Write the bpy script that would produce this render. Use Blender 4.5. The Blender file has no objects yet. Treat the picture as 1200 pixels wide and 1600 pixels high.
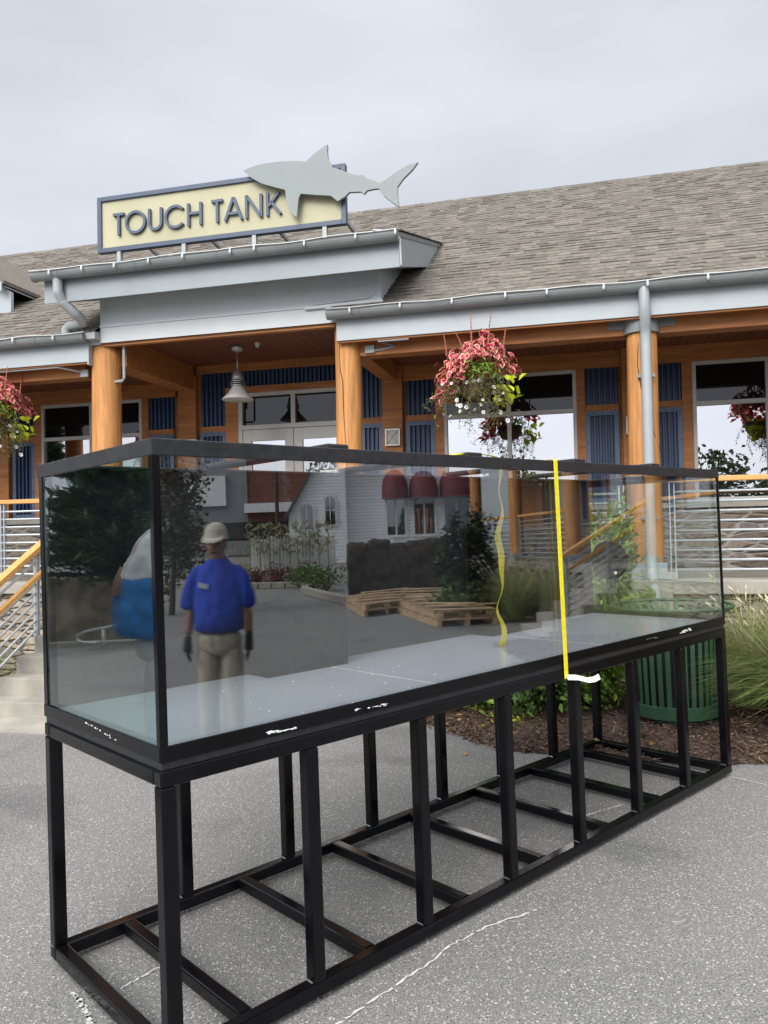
import bpy, bmesh, math, random
import numpy as np
from mathutils import Matrix, Vector
random.seed(7); rng = np.random.default_rng(11)
S = bpy.context.scene; COL = S.collection
R = math.radians
# ------------------------------------------------------------------ frames
def frame(o, x, y, z=(0, 0, 1)):
    m = Matrix.Identity(4)
    for i, c in enumerate((x, y, z)):
        for j in range(3): m[j][i] = c[j]
    for j in range(3): m[j][3] = o[j]
    return m
W = Matrix.Identity(4)
yb, tl = R(-14.2), .017
def tilt(v): return (v[0]*math.cos(tl)+v[2]*math.sin(tl), v[1], -v[0]*math.sin(tl)+v[2]*math.cos(tl))
BF = frame((2.5306, 7.5856, 0), tilt((math.cos(yb), math.sin(yb), 0)), tilt((-math.sin(yb), math.cos(yb), 0)), tilt((0, 0, 1)))
ty = .7464
TF = frame((-.6808, 2.3094, 0), (math.cos(ty), math.sin(ty), 0), (-math.sin(ty), math.cos(ty), 0))
def RX(p): return (-2.930+.0779*p[0]+.99696*p[1], 3.168+.99696*p[0]-.0779*p[1], p[2])   # yard to the right of the camera
def LX(p): return (1.5685-.0779*p[0]-.99696*p[1], 1.4507-.99696*p[0]+.0779*p[1], p[2])  # yard to the left
# ------------------------------------------------------------------ materials
MATS = {}
def mat(name, col, rough=.6, metal=0., var=.0, scale=8., bump=0., bscale=None, spec=.5, stretch=(1, 1, 1), col2=None, coat=0.):
    if name in MATS: return MATS[name]
    m = bpy.data.materials.new(name); m.use_nodes = True; nt = m.node_tree; N = nt.nodes; L = nt.links
    b = N['Principled BSDF']; b.inputs['Roughness'].default_value = rough; b.inputs['Metallic'].default_value = metal
    b.inputs['Specular IOR Level'].default_value = spec; b.inputs['Base Color'].default_value = (*col, 1)
    if coat: b.inputs['Coat Weight'].default_value = coat
    if var or bump or col2:
        tc = N.new('ShaderNodeTexCoord'); mp = N.new('ShaderNodeMapping'); mp.inputs['Scale'].default_value = stretch
        L.new(tc.outputs['Object'], mp.inputs['Vector'])
        n = N.new('ShaderNodeTexNoise'); n.inputs['Scale'].default_value = scale; n.inputs['Detail'].default_value = 5
        L.new(mp.outputs[0], n.inputs['Vector'])
        if var or col2:
            mx = N.new('ShaderNodeMix'); mx.data_type = 'RGBA'
            r = N.new('ShaderNodeMapRange'); r.inputs[1].default_value = .3; r.inputs[2].default_value = .7
            L.new(n.outputs['Fac'], r.inputs[0]); L.new(r.outputs[0], mx.inputs[0])
            lo = tuple(c*(1-var) for c in col); hi = col2 if col2 else tuple(min(1, c*(1+var)) for c in col)
            mx.inputs[6].default_value = (*lo, 1); mx.inputs[7].default_value = (*hi, 1)
            L.new(mx.outputs[2], b.inputs['Base Color'])
        if bump:
            n2 = N.new('ShaderNodeTexNoise'); n2.inputs['Scale'].default_value = bscale or scale*4; n2.inputs['Detail'].default_value = 4
            L.new(mp.outputs[0], n2.inputs['Vector'])
            bp = N.new('ShaderNodeBump'); bp.inputs['Strength'].default_value = bump; bp.inputs['Distance'].default_value = .01
            L.new(n2.outputs['Fac'], bp.inputs['Height']); L.new(bp.outputs[0], b.inputs['Normal'])
    MATS[name] = m; return m
def nodes(name):
    m = bpy.data.materials.new(name); m.use_nodes = True; MATS[name] = m
    return m, m.node_tree.nodes, m.node_tree.links, m.node_tree.nodes['Principled BSDF']
def math_n(N, L, op, a, b=None):
    n = N.new('ShaderNodeMath'); n.operation = op
    for i, v in enumerate((a, b)):
        if v is None: continue
        if isinstance(v, (int, float)): n.inputs[i].default_value = v
        else: L.new(v, n.inputs[i])
    return n.outputs[0]
def leafmat(name, col, var=.35, trans=.25, rough=.55):
    m, N, L, b = nodes(name)
    oi = N.new('ShaderNodeNewGeometry'); mx = N.new('ShaderNodeMix'); mx.data_type = 'RGBA'
    L.new(oi.outputs['Random Per Island'], mx.inputs[0])
    mx.inputs[6].default_value = (*[c*(1-var) for c in col], 1); mx.inputs[7].default_value = (*[min(1, c*(1+var)) for c in col], 1)
    L.new(mx.outputs[2], b.inputs['Base Color']); b.inputs['Roughness'].default_value = rough
    t = N.new('ShaderNodeBsdfTranslucent'); L.new(mx.outputs[2], t.inputs['Color'])
    ms = N.new('ShaderNodeMixShader'); ms.inputs[0].default_value = trans
    L.new(b.outputs[0], ms.inputs[1]); L.new(t.outputs[0], ms.inputs[2]); L.new(ms.outputs[0], N['Material Output'].inputs[0])
    return m
def glassmat(name, tint, f0):
    m, N, L, b = nodes(name)
    lw = N.new('ShaderNodeLayerWeight'); lw.inputs[0].default_value = .5
    p = math_n(N, L, 'POWER', lw.outputs['Facing'], 5.); p = math_n(N, L, 'MULTIPLY', p, 1-f0); p = math_n(N, L, 'ADD', p, f0)
    t = N.new('ShaderNodeBsdfTransparent'); t.inputs[0].default_value = (*tint, 1)
    g = N.new('ShaderNodeBsdfGlossy'); g.inputs['Roughness'].default_value = 0.; g.inputs[0].default_value = (.96, .98, 1, 1)
    ms = N.new('ShaderNodeMixShader'); L.new(p, ms.inputs[0]); L.new(t.outputs[0], ms.inputs[1]); L.new(g.outputs[0], ms.inputs[2])
    L.new(ms.outputs[0], N['Material Output'].inputs[0]); return m
def windowmat(name, f0, col=(.008, .008, .009)):
    m, N, L, b = nodes(name); N.remove(b)
    lw = N.new('ShaderNodeLayerWeight'); lw.inputs[0].default_value = .5
    p = math_n(N, L, 'POWER', lw.outputs['Facing'], 5.); p = math_n(N, L, 'MULTIPLY', p, 1-f0); p = math_n(N, L, 'ADD', p, f0)
    d = N.new('ShaderNodeBsdfDiffuse'); d.inputs[0].default_value = (*col, 1)
    g = N.new('ShaderNodeBsdfGlossy'); g.inputs['Roughness'].default_value = 0.; g.inputs[0].default_value = (.97, .97, 1, 1)
    ms = N.new('ShaderNodeMixShader'); L.new(p, ms.inputs[0]); L.new(d.outputs[0], ms.inputs[1]); L.new(g.outputs[0], ms.inputs[2])
    L.new(ms.outputs[0], N['Material Output'].inputs[0]); return m
def asphalt():
    m, N, L, b = nodes('asphalt')
    tc = N.new('ShaderNodeTexCoord'); P = tc.outputs['Object']
    def ramp(src, pts):
        r = N.new('ShaderNodeValToRGB'); e = r.color_ramp.elements
        e[0].position, e[0].color = pts[0][0], (*pts[0][1], 1); e[1].position, e[1].color = pts[1][0], (*pts[1][1], 1)
        for q in pts[2:]:
            k = e.new(q[0]); k.color = (*q[1], 1)
        L.new(src, r.inputs[0]); return r.outputs[0]
    def mix(f, a, c, mode='MIX'):
        x = N.new('ShaderNodeMix'); x.data_type = 'RGBA'; x.blend_type = mode
        for i, v in ((0, f), (6, a), (7, c)):
            if isinstance(v, (int, float)): x.inputs[i].default_value = v
            elif isinstance(v, tuple): x.inputs[i].default_value = (*v, 1)
            else: L.new(v, x.inputs[i])
        return x.outputs[2]
    n1 = N.new('ShaderNodeTexNoise'); n1.inputs['Scale'].default_value = .7; n1.inputs['Detail'].default_value = 6; L.new(P, n1.inputs[0])
    base = ramp(n1.outputs['Fac'], [(.3, (.162, .162, .163)), (.7, (.205, .203, .199))])
    n2 = N.new('ShaderNodeTexNoise'); n2.inputs['Scale'].default_value = 140; n2.inputs['Detail'].default_value = 3; L.new(P, n2.inputs[0])
    fine = ramp(n2.outputs['Fac'], [(.3, (.52, .52, .52)), (.72, (1.40, 1.40, 1.37))])
    c = mix(1., base, fine, 'MULTIPLY')
    hs = []
    for sc, th, keep, colr in ((78, .36, .60, (.50, .49, .47)), (135, .40, .55, (.40, .39, .38)), (100, .38, .66, (.055, .055, .06))):
        nd = N.new('ShaderNodeTexNoise'); nd.inputs['Scale'].default_value = sc*1.3; L.new(P, nd.inputs[0])
        vm = N.new('ShaderNodeVectorMath'); vm.operation = 'MULTIPLY_ADD'; L.new(nd.outputs['Color'], vm.inputs[0]); vm.inputs[1].default_value = (.007,)*3
        L.new(P, vm.inputs[2])
        v = N.new('ShaderNodeTexVoronoi'); v.inputs['Scale'].default_value = sc; L.new(vm.outputs[0], v.inputs['Vector'])
        inside = math_n(N, L, 'LESS_THAN', v.outputs['Distance'], th)
        sep = N.new('ShaderNodeSeparateColor'); L.new(v.outputs['Color'], sep.inputs[0])
        pick = math_n(N, L, 'GREATER_THAN', sep.outputs[0], keep); f = math_n(N, L, 'MULTIPLY', inside, pick)
        f = math_n(N, L, 'MULTIPLY', f, sep.outputs[1]); hs.append(f)
        c = mix(f, c, colr)
    # worn darker patches and stains
    n3 = N.new('ShaderNodeTexNoise'); n3.inputs['Scale'].default_value = .9; n3.inputs['Detail'].default_value = 8; n3.inputs['Distortion'].default_value = .6
    mp = N.new('ShaderNodeMapping'); mp.inputs['Location'].default_value = (3.3, 8.1, 0); L.new(P, mp.inputs[0]); L.new(mp.outputs[0], n3.inputs[0])
    st = ramp(n3.outputs['Fac'], [(.56, (1, 1, 1)), (.68, (.66, .66, .68))])
    c = mix(.8, c, st, 'MULTIPLY')
    L.new(c, b.inputs['Base Color']); b.inputs['Roughness'].default_value = .85; b.inputs['Specular IOR Level'].default_value = .3
    h = math_n(N, L, 'ADD', n2.outputs['Fac'], hs[0])
    bp = N.new('ShaderNodeBump'); bp.inputs['Strength'].default_value = .7; bp.inputs['Distance'].default_value = .004
    L.new(h, bp.inputs['Height']); L.new(bp.outputs[0], b.inputs['Normal'])
    return m
def stonemat(name, sx, sz, cols, mortar_or_shade, width=.05, rnd=1.):
    m, N, L, b = nodes(name)
    tc = N.new('ShaderNodeTexCoord'); mp = N.new('ShaderNodeMapping'); mp.inputs['Scale'].default_value = (sx, sx, sz); L.new(tc.outputs['Object'], mp.inputs[0])
    nd = N.new('ShaderNodeTexNoise'); nd.inputs['Scale'].default_value = 1.6; L.new(mp.outputs[0], nd.inputs[0])
    vm = N.new('ShaderNodeVectorMath'); vm.operation = 'MULTIPLY_ADD'; vm.inputs[1].default_value = (.24,)*3
    L.new(nd.outputs['Color'], vm.inputs[0]); L.new(mp.outputs[0], vm.inputs[2])
    v = N.new('ShaderNodeTexVoronoi'); v.feature = 'DISTANCE_TO_EDGE'; v.inputs['Randomness'].default_value = rnd; v.inputs['Scale'].default_value = 1; L.new(vm.outputs[0], v.inputs['Vector'])
    v2 = N.new('ShaderNodeTexVoronoi'); v2.inputs['Randomness'].default_value = rnd; v2.inputs['Scale'].default_value = 1; L.new(vm.outputs[0], v2.inputs['Vector'])
    r = N.new('ShaderNodeValToRGB'); e = r.color_ramp.elements; e[0].color = (*cols[0], 1); e[1].color = (*cols[-1], 1)
    for i, c in enumerate(cols[1:-1]):
        k = e.new((i+1)/(len(cols)-1)); k.color = (*c, 1)
    sep = N.new('ShaderNodeSeparateColor'); L.new(v2.outputs['Color'], sep.inputs[0]); L.new(sep.outputs[0], r.inputs[0])
    n = N.new('ShaderNodeTexNoise'); n.inputs['Scale'].default_value = 22; n.inputs['Detail'].default_value = 5; L.new(tc.outputs['Object'], n.inputs[0])
    mr = N.new('ShaderNodeMapRange'); mr.inputs[1].default_value = .25; mr.inputs[2].default_value = .75; mr.inputs[3].default_value = .6; mr.inputs[4].default_value = 1.35
    L.new(n.outputs['Fac'], mr.inputs[0])
    mu = N.new('ShaderNodeMix'); mu.data_type = 'RGBA'; mu.blend_type = 'MULTIPLY'; mu.inputs[0].default_value = 1
    L.new(r.outputs[0], mu.inputs[6]); L.new(mr.outputs[0], mu.inputs[7])
    sm = N.new('ShaderNodeMapRange'); sm.inputs[1].default_value = width*.6; sm.inputs[2].default_value = width*1.3; L.new(v.outputs['Distance'], sm.inputs[0])
    mx = N.new('ShaderNodeMix'); mx.data_type = 'RGBA'; L.new(sm.outputs[0], mx.inputs[0]); mx.inputs[6].default_value = (*mortar_or_shade, 1); L.new(mu.outputs[2], mx.inputs[7])
    L.new(mx.outputs[2], b.inputs['Base Color']); b.inputs['Roughness'].default_value = .9
    hh = N.new('ShaderNodeMapRange'); hh.inputs[1].default_value = 0; hh.inputs[2].default_value = width*3; L.new(v.outputs['Distance'], hh.inputs[0])
    h2 = math_n(N, L, 'MULTIPLY', n.outputs['Fac'], .35); h = math_n(N, L, 'ADD', hh.outputs[0], h2)
    bp = N.new('ShaderNodeBump'); bp.inputs['Strength'].default_value = 1; bp.inputs['Distance'].default_value = .03; L.new(h, bp.inputs['Height']); L.new(bp.outputs[0], b.inputs['Normal'])
    return m
def plankmat(name, axis, pitch, col, groove, var=.25):
    "boards with dark grooves every `pitch` along object axis"
    m, N, L, b = nodes(name)
    tc = N.new('ShaderNodeTexCoord'); sp = N.new('ShaderNodeSeparateXYZ'); L.new(tc.outputs['Object'], sp.inputs[0])
    q = math_n(N, L, 'DIVIDE', sp.outputs[axis], pitch); fr = math_n(N, L, 'FRACT', q); fl = math_n(N, L, 'FLOOR', q)
    g = math_n(N, L, 'GREATER_THAN', fr, .09)
    wn = N.new('ShaderNodeTexWhiteNoise'); wn.noise_dimensions = '1D'; L.new(fl, wn.inputs['W'])
    n = N.new('ShaderNodeTexNoise'); n.inputs['Scale'].default_value = 6; n.inputs['Detail'].default_value = 5; L.new(tc.outputs['Object'], n.inputs[0])
    a = math_n(N, L, 'ADD', wn.outputs['Value'], n.outputs['Fac']); a = math_n(N, L, 'MULTIPLY', a, .5)
    mx = N.new('ShaderNodeMix'); mx.data_type = 'RGBA'; L.new(a, mx.inputs[0]); mx.inputs[6].default_value = (*[c*(1-var) for c in col], 1); mx.inputs[7].default_value = (*[c*(1+var) for c in col], 1)
    m2 = N.new('ShaderNodeMix'); m2.data_type = 'RGBA'; L.new(g, m2.inputs[0]); m2.inputs[6].default_value = (*groove, 1); L.new(mx.outputs[2], m2.inputs[7])
    L.new(m2.outputs[2], b.inputs['Base Color']); b.inputs['Roughness'].default_value = .6
    bp = N.new('ShaderNodeBump'); bp.inputs['Strength'].default_value = .8; bp.inputs['Distance'].default_value = .01; L.new(g, bp.inputs['Height']); L.new(bp.outputs[0], b.inputs['Normal'])
    return m
def floor_pvc():
    m, N, L, b = nodes('tank_floor')
    tc = N.new('ShaderNodeTexCoord')
    n = N.new('ShaderNodeTexNoise'); n.inputs['Scale'].default_value = 2.2; n.inputs['Detail'].default_value = 6; L.new(tc.outputs['Object'], n.inputs[0])
    mx = N.new('ShaderNodeMix'); mx.data_type = 'RGBA'; L.new(n.outputs['Fac'], mx.inputs[0]); mx.inputs[6].default_value = (.31, .335, .39, 1); mx.inputs[7].default_value = (.37, .40, .455, 1)
    v = N.new('ShaderNodeTexVoronoi'); v.inputs['Scale'].default_value = 42; L.new(tc.outputs['Object'], v.inputs['Vector'])
    sep = N.new('ShaderNodeSeparateColor'); L.new(v.outputs['Color'], sep.inputs[0])
    a = math_n(N, L, 'LESS_THAN', v.outputs['Distance'], .17); k = math_n(N, L, 'GREATER_THAN', sep.outputs[0], .965); a = math_n(N, L, 'MULTIPLY', a, k)
    n2 = N.new('ShaderNodeTexNoise'); n2.inputs['Scale'].default_value = 1.7; L.new(tc.outputs['Object'], n2.inputs[0]); z = math_n(N, L, 'GREATER_THAN', n2.outputs['Fac'], .45); a = math_n(N, L, 'MULTIPLY', a, z)
    m2 = N.new('ShaderNodeMix'); m2.data_type = 'RGBA'; L.new(a, m2.inputs[0]); L.new(mx.outputs[2], m2.inputs[6]); m2.inputs[7].default_value = (.75, .75, .72, 1)
    L.new(m2.outputs[2], b.inputs['Base Color']); b.inputs['Roughness'].default_value = .22; b.inputs['Specular IOR Level'].default_value = .6
    return m

M = {}
M['asphalt'] = asphalt()
M['black'] = mat('black_gloss_paint', (.003, .003, .004), .17, var=.2, scale=14, bump=.006, bscale=60, spec=.24)
M['blackmat'] = mat('black_satin_frame', (.018, .018, .020), .42, var=.35, scale=30, bump=.12, bscale=220, spec=.4)
M['hole'] = mat('tube_hole', (.003, .003, .003), .9)
M['panel'] = mat('black_back_glass', (.013, .014, .016), .5, spec=.15); M['box'] = mat('black_acrylic', (.002, .002, .002), .5, spec=.05); M['weld'] = mat('weld_bead', (.22, .22, .23), .3, .7)  # back panel greyer than the box: haze over it put into the colour
M['glass'] = glassmat('aquarium_glass', (.965, .978, .976), .145)
M['glassend'] = glassmat('aquarium_end_glass', (.86, .945, .915), .19)
M['glassclear'] = glassmat('aquarium_clear_end_glass', (.93, .97, .955), .035)
M['floor'] = floor_pvc()
M['residue'] = mat('white_residue', (.72, .72, .7), .9, var=.4, scale=40)
M['steel'] = mat('bright_steel', (.55, .55, .55), .3, 1.)
M['yellow'] = mat('yellow_webbing', (.82, .70, .012), .7, var=.12, scale=60, bump=.4, bscale=300)
M['white'] = mat('white_paper', (.82, .82, .80), .7)
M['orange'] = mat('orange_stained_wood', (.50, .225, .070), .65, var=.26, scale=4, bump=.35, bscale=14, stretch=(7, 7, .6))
M['orangeh'] = mat('orange_beam_shade_tone', (.34, .130, .036), .6, var=.28, scale=4, bump=.25, bscale=14, stretch=(.6, 7, 7))  # darker than the posts: shade inside the porch put into the colour
M['handrail'] = mat('orange_handrail', (.62, .32, .10), .5, var=.14, scale=4, bump=.1, stretch=(.6, 5, 5))
M['ceiling'] = plankmat('ceiling_boards', 0, .10, (.15, .045, .02), (.02, .007, .005))  # browns deepened to carry the dimness under the porch roof
M['grey'] = mat('grey_painted_trim', (.38, .415, .435), .5, var=.05, scale=2, bump=.05)
M['greyu'] = mat('blue_grey_canopy_trim', (.27, .305, .325), .5, var=.05, scale=2); M['greyl'] = mat('pale_grey_canopy_board', (.52, .55, .565), .5, var=.04, scale=2)
M['greyd'] = mat('grey_metal_gutter', (.20, .215, .22), .45, var=.1, scale=3)
M['pipe'] = mat('grey_downpipe', (.33, .355, .365), .4, var=.06, scale=5)
M['blue'] = mat('blue_corrugated', (.022, .048, .115), .42, .0, var=.15, scale=3)
M['bluel'] = mat('blue_panel_frame', (.085, .125, .20), .45, var=.12, scale=4)
M['winframe'] = mat('white_window_frame', (.48, .475, .455), .5, var=.05)
M['win'] = windowmat('window_glass', .5)
M['winhi'] = windowmat('window_glass_upper', .035)
M['door'] = mat('door_paint', (.46, .45, .42), .45, var=.05)
M['stone'] = stonemat('fieldstone', 3.0, 9.5, [(.13, .105, .085), (.25, .19, .14), (.17, .15, .14), (.30, .25, .20)], (.30, .28, .25), .07)
M['ledge'] = stonemat('ledge_stone', 2.6, 12., [(.26, .19, .13), (.34, .28, .22), (.20, .165, .145), (.40, .34, .27), (.30, .22, .14)], (.10, .085, .07), .035)  # last colour paints the thin shadows between stacked stones, not mortar
M['concrete'] = mat('cast_concrete', (.32, .30, .26), .85, var=.22, scale=3, bump=.2, bscale=60)
M['rail'] = mat('galvanised_rail', (.46, .49, .51), .38, .3, var=.08, scale=10)
for i, c in enumerate([(.142, .125, .105), (.126, .108, .089), (.162, .142, .118), (.106, .093, .080)]):
    M['sh%d' % i] = mat('shingle_tone_%d' % i, c, .95, var=.25, scale=16, bump=.35, bscale=160)
M['cream'] = mat('cream_sign_board', (.41, .385, .25), .6, var=.07, scale=2)
M['navy'] = mat('slate_blue_trim', (.052, .074, .120), .5, var=.06)
M['shark'] = mat('shark_grey', (.205, .235, .24), .55, var=.05, scale=2)
M['lampw'] = mat('lamp_enamel', (.55, .54, .50), .4, var=.08)
M['lampm'] = mat('lamp_metal', (.42, .42, .41), .35, .6)
M['bulb'] = mat('frosted_bulb', (.55, .56, .56), .3, spec=.5)
M['green'] = mat('green_bin_paint', (.030, .080, .038), .42, var=.15, scale=10, coat=.2)
M['dark'] = mat('dark_liner', (.006, .006, .007), .7)
M['mulch'] = mat('bark_mulch', (.055, .034, .024), .95, var=.6, scale=25, bump=1., bscale=70)
M['chalk'] = mat('chalk', (.52, .52, .51), .95, var=.25, scale=60)
M['cable'] = mat('white_cable', (.55, .56, .56), .6)
M['coir'] = mat('coir_basket', (.13, .09, .05), .95, var=.5, scale=40, bump=.8)
M['pot'] = mat('dark_pot', (.015, .013, .012), .8)
M['wood'] = mat('raw_pine', (.46, .33, .20), .75, var=.3, scale=5, bump=.2, stretch=(1, 1, 6))
M['clap'] = plankmat('white_clapboard', 2, .17, (.80, .81, .83), (.22, .23, .25), .06)
M['whitep'] = mat('white_paint', (.70, .71, .72), .5, var=.05)
M['awning'] = mat('red_awning', (.11, .012, .022), .7, var=.2, scale=4)
M['brick'] = stonemat('red_brick', 4, 12, [(.16, .05, .035), (.24, .08, .055)], (.3, .27, .24), .03, .2)
M['render'] = mat('grey_render', (.22, .23, .24), .8, var=.1, scale=1)
M['rock'] = mat('brown_rock', (.22, .175, .135), .95, var=.5, scale=3, bump=1., bscale=9)
M['darkrock'] = mat('dark_hay_bale', (.035, .026, .02), .95, var=.6, scale=6, bump=1., bscale=25)
M['stem'] = mat('plant_stem', (.10, .075, .03), .8)
M['bark'] = mat('bark', (.07, .05, .035), .95, var=.4, scale=8, bump=.8)
L_ = lambda n, c, **k: M.__setitem__(n, leafmat(n, c, **k))
L_('coleus', (.62, .024, .12)); L_('coleusedge', (.78, .55, .34), var=.15); L_('lime', (.50, .58, .03)); L_('leaf', (.075, .15, .03)); L_('leafb', (.20, .32, .04))
L_('petunia', (.78, .78, .76), var=.06); L_('trail', (.16, .17, .05)); L_('spike', (.42, .13, .10)); L_('grass', (.25, .33, .10)); L_('grassdry', (.34, .33, .16)); L_('plume', (.58, .50, .36))
L_('fir', (.035, .085, .035)); L_('treeleaf', (.05, .075, .025)); L_('shrubd', (.018, .04, .014)); L_('redfl', (.16, .03, .03)); L_('rhodo', (.20, .30, .045)); L_('dryleaf', (.45, .27, .10)); L_('chip', (.19, .125, .085), var=.75)
# ------------------------------------------------------------------ mesh builder
class MB:
    def __init__(s, xf=None): s.v = []; s.f = []; s.m = []; s.xf = xf
    def add(s, vs, fs, mi=0):
        o = len(s.v); s.v += [tuple(p) for p in vs]; s.f += [tuple(i+o for i in f) for f in fs]; s.m += [mi]*len(fs)
    def box(s, a, b, mi=0):
        x0, y0, z0 = a; x1, y1, z1 = b
        s.add([(x0, y0, z0), (x1, y0, z0), (x1, y1, z0), (x0, y1, z0), (x0, y0, z1), (x1, y0, z1), (x1, y1, z1), (x0, y1, z1)],
              [(0, 3, 2, 1), (4, 5, 6, 7), (0, 1, 5, 4), (1, 2, 6, 5), (2, 3, 7, 6), (3, 0, 4, 7)], mi)
    def prism(s, poly, vec, mi=0):
        n = len(poly); vec = Vector(vec); P = [Vector(p) for p in poly]
        s.add(P+[p+vec for p in P], [tuple(range(n-1, -1, -1)), tuple(range(n, 2*n))]+[(i, (i+1) % n, n+(i+1) % n, n+i) for i in range(n)], mi)
    def bar(s, p, q, w, h, up=(0, 0, 1), mi=0):
        p, q = Vector(p), Vector(q); d = (q-p).normalized(); a = d.cross(Vector(up)).normalized()*w/2; b = a.cross(d).normalized()*h/2
        s.prism([p-a-b, p+a-b, p+a+b, p-a+b], q-p, mi)
    def tube(s, path, r, n=8, mi=0, cap=True):
        P = [Vector(p) for p in path]; k = len(P); rr = r if isinstance(r, (list, tuple)) else [r]*k
        t0 = (P[1]-P[0]).normalized(); u = t0.orthogonal().normalized(); vs = []
        for i in range(k):
            t = (P[min(i+1, k-1)]-P[max(i-1, 0)]).normalized(); u = (u-t*u.dot(t)).normalized(); w = t.cross(u)
            for j in range(n):
                a = 2*math.pi*j/n; vs.append(P[i]+(u*math.cos(a)+w*math.sin(a))*rr[i])
        fs = [(i*n+j, i*n+(j+1) % n, (i+1)*n+(j+1) % n, (i+1)*n+j) for i in range(k-1) for j in range(n)]
        if cap: fs += [tuple(range(n-1, -1, -1)), tuple(range((k-1)*n, k*n))]
        s.add(vs, fs, mi)
    def lathe(s, prof, n=24, c=(0, 0, 0), mi=0, close=True):
        vs = [(c[0]+r*math.cos(2*math.pi*j/n), c[1]+r*math.sin(2*math.pi*j/n), c[2]+z) for r, z in prof for j in range(n)]
        k = len(prof); fs = [(i*n+j, i*n+(j+1) % n, (i+1)*n+(j+1) % n, (i+1)*n+j) for i in range(k-1) for j in range(n)]
        if close: fs += [tuple(range(n-1, -1, -1)), tuple(range((k-1)*n, k*n))]
        s.add(vs, fs, mi)
    def loft(s, rings, n=20, mi=0):
        "rings: (cx,cy,cz,rx,ry)"
        vs = [(c[0]+c[3]*math.cos(2*math.pi*j/n), c[1]+c[4]*math.sin(2*math.pi*j/n), c[2]) for c in rings for j in range(n)]; k = len(rings)
        s.add(vs, [(i*n+j, i*n+(j+1) % n, (i+1)*n+(j+1) % n, (i+1)*n+j) for i in range(k-1) for j in range(n)]+[tuple(range(n-1, -1, -1)), tuple(range((k-1)*n, k*n))], mi)
    def build(s, name, mats, parent=None, bevel=0, smooth=False, fr=None, loc=None, sub=0):
        mats = mats if isinstance(mats, (list, tuple)) else [mats]
        V = [s.xf(p) for p in s.v] if s.xf else s.v
        off = parent['_off'] if parent is not None else (loc or (0, 0, 0))
        me = bpy.data.meshes.new(name); me.from_pydata([(p[0]-off[0], p[1]-off[1], p[2]-off[2]) for p in V], [], s.f); me.update()
        for m in mats: me.materials.append(M[m] if isinstance(m, str) else m)
        if len(mats) > 1: me.polygons.foreach_set('material_index', s.m)
        if smooth: me.polygons.foreach_set('use_smooth', [True]*len(me.polygons))
        o = bpy.data.objects.new(name, me); COL.objects.link(o); o['_off'] = tuple(off)
        if parent is not None: o.parent = parent
        else: o.matrix_world = (fr if fr is not None else W) @ Matrix.Translation(off)
        if bevel:
            b = o.modifiers.new('bevel', 'BEVEL'); b.width = bevel; b.segments = 2; b.limit_method = 'ANGLE'; b.angle_limit = R(40)
        if sub:
            b = o.modifiers.new('sub', 'SUBSURF'); b.levels = sub; b.render_levels = sub
        return o
def tag(o, label, cat, group=None, kind=None):
    if label: o['label'] = label
    if cat: o['category'] = cat
    if group: o['group'] = group
    if kind: o['kind'] = kind
    return o
def thing(name, label, cat, loc=(0, 0, 0), fr=None, group=None):
    o = bpy.data.objects.new(name, None); COL.objects.link(o); o.empty_display_size = .1; o['_off'] = tuple(loc)
    o.matrix_world = (fr if fr is not None else W) @ Matrix.Translation(loc); return tag(o, label, cat, group)
def solo(name, mb, mats, label, cat, loc=(0, 0, 0), fr=None, group=None, kind=None, **k):
    return tag(mb.build(name, mats, None, fr=fr, loc=loc, **k), label, cat, group, kind)
def copy_tree(o, parent=None, world=None, label=None):
    c = o.copy(); COL.objects.link(c)
    if parent is not None: c.parent = parent
    if world is not None: c.matrix_world = world
    if label: c['label'] = label
    for ch in list(o.children): copy_tree(ch, c)
    return c
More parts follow.
